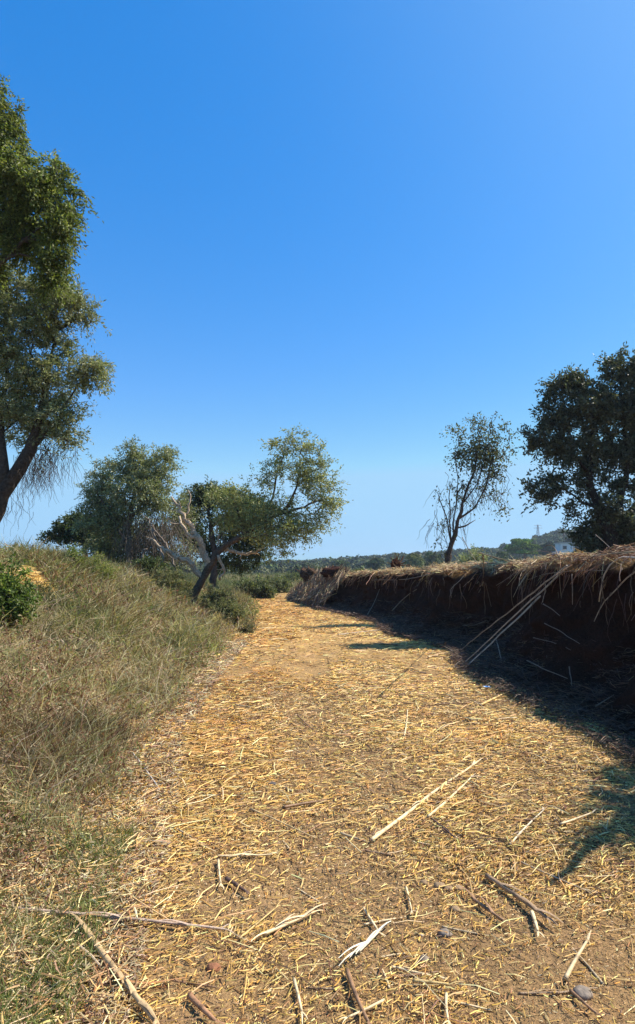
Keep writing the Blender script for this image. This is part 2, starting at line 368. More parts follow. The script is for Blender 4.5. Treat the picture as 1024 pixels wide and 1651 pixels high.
cr = mixc([[.20, .10, .055], [.26, .14, .07], [.13, .065, .04]], [2, 2, 1], n)
r = rng.random(n); c = np.where((r < .12+.66*g)[:, None], cg, cd); r = rng.random(n); c = np.where((r < .30*red)[:, None], cr, c)
pb = (.30+.98*fbm(x*.9, y*.9, 91., 3))[:, None]; blades(mb, np.stack([x, y, H(x, y)-.01], -1), d0, bend, Lh, W, c*.85*pb, c*1.1*pb)
n = 46000; y = rng.uniform(1.75, 4.4, n); x = XL(y)-.05-rng.random(n)*1.9; m = (x > -.57*y-.3) & (rng.random(n) < ss(.40, .55, fbm(x*1.9+3, y*1.9, 71., 3)+.16*ss(.2, .9, XL(y)-x)-.10*ss(3.0, 3.6, y))); x, y = x[m], y[m]; n = len(x)
ln = rng.normal(0, .5, (n, 3)); ln[:, 2] = 0
blades(mb, np.stack([x, y, H(x, y)], -1), np.array([[0, 0, 1.]])+ln, ln*1.4, .03+.11*rng.random(n)**1.5, .002+.002*rng.random(n), mixc([[.15, .20, .05], [.22, .25, .08], [.30, .27, .12], [.09, .12, .035]], [3, 2, 1.5, 2], n))
n = 130000; y = sample_logY(n, 1.8, 30); xo = rng.random(n)**.85*np.clip(1.5+y*.75, 2.5, 13); x = XL(y)-.1-xo; m = (x > -.56*y-1) & (rng.random(n) < ss(.30, .55, fbm(x*2.2, y*2.2, 51., 4)))
x, y = x[m], y[m]; n = len(x); g = ss(.4, .6, fbm(x*.55, y*.55, 13., 3)); kk = fbm(x*2.2, y*2.2, 51., 4); rd = np.maximum(ss(.5, .64, fbm(x*.6+40, y*.6, 3., 3)), 1.6*np.exp(-((x+2.3)/.6)**2-((y-4.9)/.8)**2))
c = np.where((rng.random(n) < .2+.65*g)[:, None], mixc([[.18, .20, .07], [.25, .26, .11], [.12, .135, .05]], [3, 2, 2], n), mixc([[.46, .38, .22], [.32, .25, .14], [.20, .14, .08]], [2, 3, 2], n))
c = np.where((rng.random(n) < .35*rd)[:, None], mixc([[.22, .10, .06], [.14, .065, .04]], [1, 1], n), c)
sc = np.clip(y/4, .7, 5)**.8
leaves(mb, np.stack([x, y, H(x, y)+rng.random(n)*(.10+.9*np.clip(kk-.42, 0, .3))*ss(1.5, 6, y+xo[m]*.4)], -1), rng.normal(size=(n, 3))+np.array([0, 0, .5]), (.02+.035*rng.random(n))*sc, (.007+.008*rng.random(n))*sc, c)
T = 520; ty = np.exp(rng.uniform(np.log(3.4), np.log(24), T)); tx = XL(ty)-.25-rng.random(T)**.8*np.clip(.5+.5*ty, 1.5, 8)
for a_, b_ in zip(tx, ty):
    if b_ < 5.6 and a_ < -1.75: continue
    k = int(rng.integers(26, 60)); g_ = rng.random(); ang = rng.normal(0, .55, (k, 3)); ang[:, 2] = 0; ang += rng.normal(0, .22, (1, 3))*np.array([[1, 1, 0]])
    rr_ = rng.normal(0, .07, (k, 2)); xx_, yy_ = a_+rr_[:, 0], b_+rr_[:, 1]
    cc_ = mixc([[.58, .47, .28], [.42, .32, .18], [.66, .58, .38]], [3, 2, 1.5], k) if g_ < .68 else mixc([[.22, .25, .09], [.32, .34, .15], [.46, .42, .22]], [3, 2, 1.5], k)
    blades(mb, np.stack([xx_, yy_, H(xx_, yy_)-.01], -1), np.array([[0, 0, 1.]])+ang*.7, ang*1.5-np.array([[0, 0, .3]]), rng.uniform(.18, .52)*(.5+.7*rng.random(k)), (.0028+.002*rng.random(k))*max(.8, b_/4.5)**.8, cc_*(.5+.5*fbm(a_*.8, b_*.8, 91.)), cc_*(.75+.6*fbm(a_*.8, b_*.8, 91.)))
tag(mb.build('dry_grass', M_grass), 'half dry tangled grass covering the slope left of the track', 'grass', kind='stuff')
# leaf / stalk litter low on the left verge
mb = MB(); n = 2200; y = rng.uniform(1.75, 4.3, n); x = XL(y)+.1-rng.random(n)**1.4*1.7; th = rng.uniform(0, np.pi, n)
slivers(mb, np.stack([x, y, H(x, y)+.01+rng.random(n)*.05], -1), np.stack([np.cos(th), np.sin(th), rng.normal(0, .25, n)], -1), .03+.13*rng.random(n)**2, .003+.006*rng.random(n)**1.5, np.array([[0, 0, 1.]])+rng.normal(0, .3, (n, 3)), mixc([[.74, .50, .19], [.84, .66, .36], [.46, .27, .11], [.22, .11, .05]], [4, 2, 3, 1.4], n))
n = 60000
y = sample_logY(n, 1.7, 14); x = XL(y)+.15-rng.random(n)*np.clip(.55*y+.5, 1, 4.5); keep = x > -.58*y-.8; x, y = x[keep], y[keep]; n = len(x)
sc = np.clip(y/3, .8, 4)**.7; th = rng.uniform(0, np.pi, n)
c = mixc([[.52, .39, .20], [.30, .17, .09], [.18, .09, .055], [.62, .52, .32], [.36, .28, .16]], [3, 2.5, 2, 1.5, 3], n)
slivers(mb, np.stack([x, y, H(x, y)+.004+rng.random(n)*.03], -1), np.stack([np.cos(th), np.sin(th), rng.normal(0, .3, n)], -1), (.02+.05*rng.random(n)**1.5)*sc, (.003+.004*rng.random(n))*sc, np.array([[0, 0, 1.]])+rng.normal(0, .4, (n, 3)), c)
tag(mb.build('stalk_litter', M_straw), 'brown dead stalks and leaf bits on the left verge', 'plant litter', kind='stuff')
# tall dead stems leaning in the slope grass
mb = MB(); n = 5200
y = rng.uniform(3.6, 20, n); x = XL(y)-.25-rng.random(n)*(1.2+.45*y*.9); keep = (x > -.56*y-.8) & (fbm(x*.8, y*.8, 31.) > .44); x, y = x[keep], y[keep]; n = len(x)
lean = rng.normal(0, .6, (n, 3)); lean[:, 2] = 0; lean[:, 0] += .25
c = mixc([[.50, .42, .28], [.34, .25, .17], [.28, .16, .11], [.62, .54, .36]], [3, 3, 2, 1.5], n)
blades(mb, np.stack([x, y, H(x, y)+.02], -1), np.array([[0, 0, .8]])+lean, lean*.8-np.array([[0, 0, .4]]), .22+.42*rng.random(n), (.003+.002*rng.random(n))*np.clip(y/5, .8, 3), c)
tag(mb.build('dead_stems', M_grass), 'grey brown dead weed stems leaning over the slope grass', 'dead weeds', kind='stuff')

# ---------------------------------------------------------------- debris thatch on the bank
mb = MB()
def debris(n, y, uo, hang, Ls, cols, wts, zj, Wd=1.):
    # lies on the crest and hangs over its edge
    h = HB(y); k = np.clip(h/1.6, .25, 1); xx = XB(y)+uo*k
    ex = fbm(y*.7, h*1.5, 3., 3)-.5
    xx = xx+.14*ex
    zt = h*np.interp(uo, [.3, .5, .62, .85, 4], [.90, .965, 1.0, 1.01, .93])+.06*(fbm(y*2, xx*2, 6.)-.35)
    zt = zt+rng.random(n)**2*zj*(.4+1.3*fbm(y*1.7, xx*1.5, 44.))
    sc = np.clip(y/6, .6, 3.5)**.7
    th = rng.uniform(0, 2*np.pi, n); d = np.stack([np.cos(th), np.sin(th), rng.normal(0, .3, n)], -1)
    dh = np.stack([-.5+rng.normal(0, .3, n), rng.normal(0, .45, n), -.9+.3*rng.normal(size=n)], -1)
    m = (rng.random(n) < hang*1.8*ss(.5, .62, fbm(y*2.3, 0*y+1.7, 5., 3))*(1-ss(.45, .8, uo)))[:, None]; d = np.where(m, dh, d)
    L = (Ls[0]+(Ls[1]-Ls[0])*rng.random(n)**2)*sc**.6; W = (.003+.005*rng.random(n))*sc*Wd
    c = mixc(cols, wts, n)
    cc = np.stack([xx, y, zt], -1); cc = np.where(m, cc+nrm(d)*L[:, None]*.42, cc)
    slivers(mb, cc, d, L, W, np.array([[-.3, -.3, 1.]])+rng.normal(0, .4, (n, 3)), c)
cb = [[.30, .14, .055], [.44, .25, .10], [.20, .08, .035], [.10, .04, .024], [.56, .42, .22]]
n = 75000; y = sample_logY(n, 2.2, 33); y = y[rng.random(n) < .25+1.1*ss(.42, .58, fbm(y*1.6, 0*y+4.2, 77., 3))]; n = len(y); debris(n, y, .50+rng.random(n)**1.2*1.9, .12, (.04, .18), cb, [4, 3, 4, 3, 1], .10)
n = 1500; y = sample_logY(n, 3, 33); debris(n, y, .35+rng.random(n)*.4, .8, (.08, .45), cb, [4, 1.5, 4, 3, 1], .06)
n = 15000; y = sample_logY(n, 9, 33); debris(n, y, .45+rng.random(n)*2.6, .2, (.1, .4), [[.60, .44, .20], [.42, .26, .11], [.70, .55, .30]], [3, 2, 2], .12)
# fallen dry reeds spilling off the far end
n = 9000; y = rng.uniform(25, 34, n); uo = rng.uniform(-.5, .7, n); h = HB(y)*np.clip((uo+.55)/1.15, 0, 1)
xx = XB(y)+uo; m = rng.random(n) < ss(24.5, 29, y); xx, yy, h = xx[m], y[m], h[m]; n = len(xx)
d = np.stack([-.55+rng.normal(0, .3, n), rng.normal(-.2, .4, n), -.7+rng.normal(0, .25, n)], -1)
slivers(mb, np.stack([xx-.15, yy, h+.05+.25*rng.random(n)**2], -1), d, .25+.7*rng.random(n)**2, .022+.02*rng.random(n), np.array([[-.6, -.5, .6]])+rng.normal(0, .3, (n, 3)), mixc([[.36, .25, .13], [.50, .37, .21], [.22, .14, .08], [.14, .08, .05]], [3, 1.3, 3, 3], n))
# trash at the foot of the bank, coloured dark to carry its shade
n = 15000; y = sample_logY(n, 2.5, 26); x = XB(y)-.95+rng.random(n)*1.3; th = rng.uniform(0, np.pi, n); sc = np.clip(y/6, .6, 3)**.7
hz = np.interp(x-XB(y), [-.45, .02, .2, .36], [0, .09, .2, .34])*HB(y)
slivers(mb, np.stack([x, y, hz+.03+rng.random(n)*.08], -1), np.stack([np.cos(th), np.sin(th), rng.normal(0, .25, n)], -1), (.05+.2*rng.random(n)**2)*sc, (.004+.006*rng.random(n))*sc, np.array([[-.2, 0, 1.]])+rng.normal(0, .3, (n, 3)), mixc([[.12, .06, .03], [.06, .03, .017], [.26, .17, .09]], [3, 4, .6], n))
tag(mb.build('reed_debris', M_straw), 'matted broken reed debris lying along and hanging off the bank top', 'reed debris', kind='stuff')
# root fringe
mb = MB(); n = 150
for q in range(n):
    yy = float(np.exp(rng.uniform(np.log(3.2), np.log(28)))); p = bank_pt(yy, rng.uniform(.42, .66)); L = rng.uniform(.15, .8)*min(1, HB(yy)/1.6)
    st = 6; pts = [p+np.array([-.04, 0, 0])]; dd = np.array([-.5, rng.normal(0, .4), -.4])
    for s_ in range(st):
        dd = nrm(dd*.7+np.array([rng.normal(0, .25), rng.normal(0, .3), -.6])); pts.append(pts[-1]+dd*L/st)
    tube(mb, pts, np.linspace(.0045, .0015, st+1)*max(1, (yy/6)**.7), 4, rcol(random.choice([[.12, .065, .04], [.2, .13, .08], [.08, .04, .025]]), 1)[0], cap=False)
for q in range(230):
    yy = float(np.exp(rng.uniform(np.log(3.2), np.log(31)))); f_ = min(1, HB(yy)/1.6); top = np.array([XB(yy)+rng.uniform(.42, 1.2)*f_, yy, HB(yy)+rng.uniform(-.06, .06)])
    L = rng.uniform(.25, 1.1)*f_; dd = nrm(np.array([rng.normal(-.3, .7), rng.normal(0, 1.), rng.normal(.15, .35)])); pts = [top]
    for s_ in range(9):
        dd = nrm(dd*.85+np.array([rng.normal(-.05, .18), rng.normal(0, .2), -.10-.12*rng.random()])); pts.append(pts[-1]+dd*L/9)
    tube(mb, pts, np.linspace(.0055, .0022, 10)*rng.uniform(.6, 1.2)*max(1, (yy/6)**.8), 5, rcol(random.choice([[.20, .11, .06], [.42, .30, .17], [.12, .06, .035], [.5, .38, .24], [.3, .2, .12]]), 1)[0], cap=False)
tag(mb.build('root_fringe', M_reed), 'tangled dangling roots and stems along the shaded bank', 'roots', kind='stuff')

# ================================================================ TREES
def densify(pts, rad, step):
    pts = np.asarray(pts, float); o = [pts[0]]; r = [rad[0]]
    for a in range(len(pts)-1):
        n = max(1, int(np.linalg.norm(pts[a+1]-pts[a])/step))
        for t in range(1, n+1): o.append(pts[a]+(pts[a+1]-pts[a])*t/n); r.append(rad[a]+(rad[a+1]-rad[a])*t/n)
    o = np.array(o)
    for _ in range(2):
        if len(o) > 3: o[1:-1] = (o[:-2]+2*o[1:-1]+o[2:])/4
    return o, np.array(r)
def tree(name, label, cat, Yd, limbs, blobs, leafcols, wts, LL, WL, leafmat=None, barkcol=(.14, .11, .085), cl_dens=1., per=60, spread=.32, depth=.8,
         droop=.1, base=None, tip=.006, group=None, straight=.5, wob=.12, bare=None, seedv=0, twigs=5, trunkname='trunk', LS=.72, bcol=None):
    """limbs: list of [(px,py,dy,radius),...]; first starts at the ground. blobs: (px,py,rx,ry,dy,density) in photo pixels at depth Yd+dy"""
    mpp = Yd/F
    L0 = limbs[0]; b = P(L0[0][0], L0[0][1], Yd+L0[0][2])
    if base is None: b[2] = min(b[2], float(H(b[0], b[1])))-.05 if base is None else base
    root = empty(name, b, label, cat, group)
    pos, par, rad = [], [], []; chain0 = []
    for li, lb in enumerate(limbs):
        pts = [P(a[0], a[1], Yd+a[2]) for a in lb]
        if li == 0 and pts[0][2] > b[2]+.05: pts[0] = b
        o, r = densify(pts, [a[3] for a in lb], .22)
        o[1:-1] += rng.normal(0, .02, (len(o)-2, 3)) if len(o) > 2 else 0
        if li == 0: par += [-1]; pos += [o[0]]; rad += [r[0]]; prev = 0
        else:
            prev = int(np.argmin(np.linalg.norm(np.array(pos)-o[0], axis=1)))
        ch0 = [prev]
        for q in range(1, len(o)):
            par.append(prev); pos.append(o[q]); rad.append(r[q]); prev = len(pos)-1; ch0.append(prev)
        chain0.append((ch0, np.array(r)))
    nb = len(pos)
    cl = []
    for (px, py, rx, ry, dy, dn) in blobs:
        nn = max(2, int(rx*ry*mpp*mpp*depth*9*dn*cl_dens*(1 if rx < 1e9 else 1)/max(.05, spread**2)*2.0))
        v = rng.normal(size=(nn, 3)); v = nrm(v)*(rng.random((nn, 1))**.42)
        c = P(px, py, Yd+dy)
        cl.append(c+v*np.array([rx*mpp, depth*(rx+ry)/2*mpp, ry*mpp])*1.06)
    cl = np.concatenate(cl)
    pos = [np.array(p) for p in pos]; A = np.zeros((len(pos)+len(cl)*9+10, 3)); A[:nb] = pos; cost = np.zeros(len(A)); N = nb
    pr = par+[0]*(len(A)-nb)
    pl = np.zeros(len(A))
    for q in range(1, nb): pl[q] = pl[pr[q]]+np.linalg.norm(A[q]-A[pr[q]])
    order = np.argsort([np.min(np.linalg.norm(A[:nb]-c, axis=1)) for c in cl])
    chains = []
    for ci in order:
        c = cl[ci]; dv = c-A[:N]; dd = np.linalg.norm(dv, axis=1)
        pen = dd*(1+.5*np.clip(-dv[:, 2]/np.maximum(dd, .01), -.3, 1))+.22*pl[:N]
        k0 = int(np.argmin(pen)); D = dd[k0]
        st = int(np.clip(D/.22, 2, 8)); a = A[k0]; pd = nrm(a-A[pr[k0]]) if k0 > 0 else np.array([0, 0, 1.])
        ctrl = a+pd*D*.35+np.array([0, 0, .08*D]); idx = [k0]
        for s_ in range(1, st+1):
            t = s_/st; p = (1-t)**2*a+2*t*(1-t)*ctrl+t*t*c
            if s_ < st: p = p+rng.normal(0, wob*D/st, 3)
            A[N] = p; pr[N] = idx[-1]; pl[N] = pl[idx[-1]]+np.linalg.norm(p-A[idx[-1]]); idx.append(N); N += 1
        chains.append(idx)
    rr = np.zeros(N); ex = 2.5
    acc = np.zeros(N); haschild = np.zeros(N, bool)
    for q in range(N-1, 0, -1):
        if acc[q] == 0: acc[q] = tip**ex
        acc[pr[q]] += acc[q]
    rr = acc**(1/ex)
    mbt = MB()
    # main limbs
    s0 = 0
    def col(pts): 
        f = fbm(pts[:, 0]*3, pts[:, 1]*3, pts[:, 2]*3)[:, None]; return np.asarray(barkcol)[None]*(.75+.5*f)
    ofs = 1
    for li, lb in enumerate(limbs):
        seq, r = chain0[li]
        r[-1] *= .6
        r = r*LS*(1 if li else 1.12)
        if li == 0: r[0] *= 1.35
        th = A[seq]; tube(mbt, th, r*(1+.10*np.sin(np.arange(len(r))*1.7)), 10, col(th))
    for ch in chains:
        th = A[ch]; r = np.minimum(rr[ch], .07*max(1, Yd/14)); r[0] = min(r[0], r[1]*1.15)
        tube(mbt, th, r, 5, col(th), cap=False)
    if bare:
        for (px, py, n_, ln) in bare:
            for q in range(n_):
                p = P(px+rng.normal(0, 16), py+rng.normal(0, 12), Yd+rng.normal(0, .4)); pts = [p]; dd = np.array([rng.normal(0, .4), rng.normal(0, .3), -.6])
                for s_ in range(7):
                    dd = nrm(dd*.6+np.array([rng.normal(0, .35), rng.normal(0, .3), -.35])); pts.append(pts[-1]+dd*ln/7*rng.uniform(.7, 1.2))
                tube(mbt, pts, np.linspace(tip, tip*.35, 8)*(max(1, Yd/13) if Yd > 12 else .55), 4, col(np.array(pts))*(1 if Yd < 12 else rng.uniform(.6, 1.5)), cap=False)
    mbt.build(trunkname, M_bark, root, smooth=True)
    # foliage: twiglets round every cluster centre
    nC = len(cl); K = twigs; T = nC*K
    ctr = np.repeat(cl, K, axis=0)
    td = nrm(rng.normal(size=(T, 3))*np.array([1, 1, .8])+np.array([0, 0, .25-droop*2])); tl = spread*(.5+.9*rng.random(T))
    m = max(1, int(per*1.6)//K); t = rng.random((T, m))
    pts = ctr[:, None]+td[:, None]*(t*tl[:, None])[..., None]+np.array([0, 0, -droop])*(t**2*tl[:, None])[..., None]*1.5
    pts = pts+rng.normal(0, spread*.10, pts.shape)
    ld = td[:, None]*.8+rng.normal(0, .6, pts.shape)+np.array([0, 0, -droop])
    pts = pts.reshape(-1, 3); ld = ld.reshape(-1, 3); n = len(pts)
    c = mixc(leafcols, wts, n, .2, .05)*np.repeat(1+.14*rng.normal(size=nC), K*m)[:, None]
    mbl = MB(); leaves(mbl, pts, ld, LL*(.6+.7*rng.random(n)), WL*(.7+.6*rng.random(n)), np.clip(c, .01, .6))
    mbl.build('crown', leafmat or M_olive, root)
    return root
OLV = [[.235, .25, .11], [.31, .325, .16], [.14, .16, .06], [.38, .39, .24]]
DRK = [[.055, .08, .025], [.08, .105, .03], [.04, .055, .02], [.11, .13, .04]]

# tall dark-leaved tree at the left edge
tree('carob_tree', 'tall dark green tree whose leaning crown fills the upper left', 'tree', 7.6,
     [[(-190, 900, .3, .24), (-170, 760, .3, .2), (-120, 600, .2, .16), (-70, 470, 0, .12), (-30, 360, 0, .08), (20, 290, 0, .04)], [(-70, 470, 0, .08), (10, 420, 0, .05), (60, 370, 0, .03)], [(-120, 600, .2, .1), (-110, 420, .4, .07), (-60, 260, .3, .04), (-20, 190, .2, .02)]],
     [(-60, 250, 70, 90, .3, 1), (-18, 205, 34, 60, 0, 1.2), (15, 200, 22, 34, 0, .8), (15, 290, 60, 50, 0, 1.2), (72, 292, 38, 40, 0, 1.1), (95, 345, 28, 48, 0, 1), (40, 370, 55, 45, .2, 1.1), (85, 410, 25, 34, 0, 1), (75, 455, 22, 18, 0, 1), (-40, 390, 60, 60, .3, 1), (128, 312, 18, 8, 0, .8), (-3, 140, 8, 26, 0, .9), (30, 250, 22, 20, 0, .6)],
     [[.13, .16, .035], [.19, .22, .055], [.075, .095, .025], [.25, .26, .09]], [4, 3, 3, 1], .055, .020, M_leaf, (.10, .08, .06), cl_dens=1.35, LS=.5, per=115, spread=.24, droop=.35)
# silver olive at the left edge
tree('olive_tree', 'large silvery olive at the left edge with a thick dark leaning trunk', 'tree', 9.3,
     [[(-50, 900, 0, .22), (-22, 845, 0, .19), (0, 800, 0, .16), (22, 762, 0, .14), (48, 727, 0, .11), (66, 690, 0, .08), (72, 620, 0, .05), (85, 560, 0, .03)],
      [(8, 790, 0, .10), (4, 735, 0, .09), (0, 680, 0, .07), (14, 610, .1, .04)], [(48, 727, 0, .06), (90, 680, 0, .04), (120, 630, 0, .02)], [(-22, 845, 0, .12), (-60, 740, .4, .10), (-60, 620, .3, .05)]],
     [(122, 500, 30, 36, 0, 1.1), (60, 530, 40, 36, .1, 1), (10, 500, 40, 40, .2, 1), (5, 570, 50, 40, 0, 1), (140, 605, 33, 27, 0, 1.3), (70, 610, 45, 40, 0, 1.1), (95, 665, 34, 30, 0, 1.1), (20, 650, 45, 40, 0, 1.1), (110, 705, 24, 20, 0, .8), (65, 690, 30, 18, .2, .8), (-60, 590, 60, 90, .3, .8), (100, 555, 20, 22, 0, .8), (25, 700, 26, 14, .3, .5), (95, 470, 30, 26, .1, 1), (10, 450, 46, 26, .2, 1), (60, 490, 40, 26, .2, .9), (50, 720, 26, 12, .1, .5)],
     OLV, [3, 3, 2, 1.6], .06, .018, M_olive, (.085, .065, .05), cl_dens=1.25, per=85, spread=.25, droop=.1, bare=[(70, 728, 90, .6), (45, 750, 60, .5), (100, 728, 40, .5), (20, 800, 26, .45), (60, 760, 40, .4)])
# thicket tree centre-left
tree('olive_tree', 'bushy olive with a dark lower left side and silvery rounded top', 'tree', 21.5,
     [[(215, 925, 0, .16), (208, 880, 0, .13), (205, 840, 0, .10), (220, 790, 0, .07), (235, 745, 0, .04)], [(208, 880, 0, .09), (185, 845, 0, .07), (160, 800, 0, .04)], [(205, 840, 0, .08), (250, 800, 0, .06), (268, 755, 0, .03)]],
     [(212, 738, 16, 24, 0, 1), (235, 755, 34, 28, 0, 1.2), (266, 745, 24, 26, 0, 1.1), (180, 765, 36, 24, .3, 1.1), (165, 800, 34, 34, .4, 1.3), (225, 795, 45, 34, -.3, 1.2), (185, 835, 40, 32, .3, 1.3), (255, 800, 26, 34, 0, .8), (150, 840, 30, 22, .3, 1.1), (200, 870, 40, 26, 1.0, 1.), (250, 860, 38, 30, 1.4, 1.), (290, 830, 26, 30, 1., 1.), (215, 900, 50, 20, 1.5, 1.), (280, 890, 40, 24, 1.8, .9), (160, 885, 30, 18, 1, 1)],
     [[.21, .225, .08], [.28, .29, .13], [.12, .14, .05], [.34, .35, .20]], [3, 3, 2, 1.2], .10, .035, M_olive, (.16, .13, .10), cl_dens=1.1, per=60, spread=.42, droop=.15, bare=[(215, 830, 60, 1.3), (250, 840, 90, 1.3), (280, 850, 90, 1.1), (235, 870, 90, .9), (195, 860, 40, 1.), (300, 880, 60, .9)])
tree('carob_tree', 'low dark evergreen tree spreading behind the left end of the bushy olive', 'tree', 26,
     [[(135, 905, 0, .16), (138, 880, 0, .12), (135, 850, 0, .08)]],
     [(130, 850, 32, 18, 0, 1.3), (105, 862, 22, 14, 0, 1.2), (150, 862, 34, 20, 0, 1.2), (90, 866, 12, 10, 0, 1), (180, 880, 30, 20, 0, 1.2)], DRK, [3, 2, 3, 1], .12, .06, M_leaf, (.1, .08, .06), per=60, spread=.45, cl_dens=1.3)
tree('carob_tree', 'dark green rounded tree behind the bleached dead branches', 'tree', 25.5,
     [[(345, 935, 0, .2), (345, 890, 0, .16), (340, 850, 0, .12), (335, 815, 0, .06)], [(340, 850, 0, .1), (370, 830, 0, .07), (395, 810, 0, .04)]],
     [(325, 802, 34, 18, 0, 1.3), (360, 800, 30, 16, 0, 1.2), (395, 808, 30, 20, 0, 1.2), (310, 832, 22, 20, 0, .9), (385, 842, 34, 22, 0, 1.2), (420, 850, 26, 24, 0, 1), (345, 838, 16, 10, 0, .5), (400, 880, 34, 18, 0, 1), (340, 875, 34, 18, .5, .8), (310, 860, 26, 20, .8, .8), (370, 905, 40, 16, .5, .8), (420, 905, 22, 14, .5, .6)], [[.06, .085, .028], [.085, .11, .035], [.04, .055, .02], [.13, .15, .06]], [3, 3, 2, 1], .11, .05, M_leaf, (.13, .1, .08), per=60, spread=.42, cl_dens=1.2)
# the leaning main olive
t_main = tree('olive_tree', 'leaning old olive beside the track with an airy light green crown reaching right', 'tree', 18,
     [[(303, 975, 0, .17), (325, 935, 0, .145), (342, 903, 0, .13), (362, 880, 0, .11), (392, 864, 0, .10), (425, 845, 0, .09), (452, 832, 0, .07), (475, 800, 0, .045), (482, 760, 0, .03)],
      [(452, 832, 0, .06), (490, 815, 0, .045), (525, 805, 0, .025)], [(425, 845, 0, .06), (440, 800, 0, .045), (448, 760, 0, .03)], [(392, 864, 0, .07), (385, 830, .3, .05), (372, 800, .3, .03)], [(362, 880, 0, .06), (356, 850, .4, .05), (350, 820, .4, .03)]],
     [(472, 718, 36, 22, 0, .85), (508, 735, 24, 24, 0, .75), (430, 765, 22, 22, 0, .7), (470, 758, 36, 24, 0, .95), (510, 778, 32, 26, 0, .95), (532, 812, 26, 24, 0, .95), (520, 845, 30, 18, 0, .7), (478, 848, 38, 24, 0, 1.1), (440, 858, 38, 26, -.2, 1.2), (450, 815, 30, 24, 0, .9), (505, 876, 20, 9, 0, .35), (395, 825, 36, 24, .2, 1.2), (360, 805, 28, 18, .3, 1.2), (420, 820, 24, 20, .2, 1.1), (400, 850, 30, 18, .2, 1.0), (365, 840, 24, 18, .3, .8), (385, 785, 20, 9, .2, .8), (450, 890, 25, 12, 0, .4)],
     [[.27, .28, .085], [.36, .36, .13], [.16, .18, .055], [.42, .41, .19]], [3, 3, 2, 1.4], .085, .032, M_olive, (.13, .085, .055), per=46, spread=.36, cl_dens=1.05, droop=.1)
def limb_part(root, name, pts, Yd, col, label=None, side=0):
    m_ = MB(); o, r = densify([P(a[0], a[1], Yd+a[2]) for a in pts], [a[3] for a in pts], .09)
    o[1:-1] += rng.normal(0, .03, (len(o)-2, 3)); o[1:-1] += (.35*(fbm(o[1:-1]@np.array([1.3, 1, 1.7]), pts[0][0]*.37, 3.)-.5))[:, None]*np.array([1, .6, -.5])
    f = fbm(o[:, 0]*6, o[:, 1]*6, o[:, 2]*6)[:, None]
    tube(m_, o, r*(1+.2*(fbm(o[:, 0]*5, o[:, 2]*5)-.5)), 9, np.asarray(col)[None]*(.7+.6*f))
    for s_ in range(side):
        k = rng.integers(len(o)//3, len(o)); dd = nrm(rng.normal(size=3)+np.array([0, 0, .4])); L = rng.uniform(.2, .5); q = [o[k]]
        for _ in range(4): dd = nrm(dd+rng.normal(0, .35, 3)); q.append(q[-1]+dd*L/4)
        tube(m_, q, np.linspace(r[k]*.4, .004, 5), 5, col)
    p_ = m_.build(name, M_bark, root, smooth=True)
    if label: p_['label'] = label
PALE = (.50, .385, .27)
limb_part(t_main, 'dead_branch', [(336, 915, 0, .11), (327, 880, -.1, .10), (318, 862, -.15, .085), (303, 843, -.2, .07), (292, 830, -.2, .055), (284, 812, -.25, .04), (276, 800, -.25, .02)], 18, PALE, 'bleached forked dead branch rising left', 4)
limb_part(t_main, 'dead_branch', [(318, 862, -.15, .05), (308, 868, -.25, .05), (294, 850, -.3, .045), (289, 832, -.3, .04)], 18, PALE, None, 2)
limb_part(t_main, 'dead_branch', [(294, 830, -.2, .035), (300, 812, -.2, .03), (303, 790, -.2, .014)], 18, PALE, None, 2)
limb_part(t_main, 'dead_branch', [(322, 930, 0, .09), (308, 912, -.1, .08), (292, 898, -.2, .075), (272, 892, -.3, .06), (255, 884, -.3, .05), (243, 868, -.3, .025)], 18, PALE, 'low bleached dead branch curving left', 3)
limb_part(t_main, 'dead_branch', [(362, 888, .1, .06), (385, 893, .2, .05), (405, 892, .3, .045), (425, 884, .3, .02)], 18, PALE, None, 3)
limb_part(t_main, 'dead_branch', [(352, 895, -.1, .045), (358, 915, -.1, .04), (355, 935, -.1, .03)], 18, PALE, None, 1)
limb_part(t_main, 'dead_branch', [(350, 878, .1, .03), (352, 862, .1, .025), (350, 845, .1, .01)], 18, PALE, None, 1)
# bent dead saplings in the thicket
for a, lab in (([(238, 940, 0, .05), (262, 900, 0, .04), (245, 850, 0, .03), (228, 830, 0, .015)], 'grey bare sapling bent left inside the thicket'), ([(290, 940, 0, .05), (280, 905, 0, .04), (262, 870, 0, .03), (245, 845, 0, .015)], 'grey bare sapling leaning left beside the dark hollow'), ([(200, 930, 0, .05), (222, 905, 0, .04), (238, 885, 0, .02)], 'short dark bare sapling leaning right under the bushy olive')):
    b = P(a[0][0], a[0][1], 19.5); rt = empty('dead_sapling', (b[0], b[1], float(H(b[0], b[1]))-.03), lab, 'dead sapling', 'bare saplings in the thicket')
    limb_part(rt, 'trunk', a, 19.5, (.24, .19, .15), None, 6)

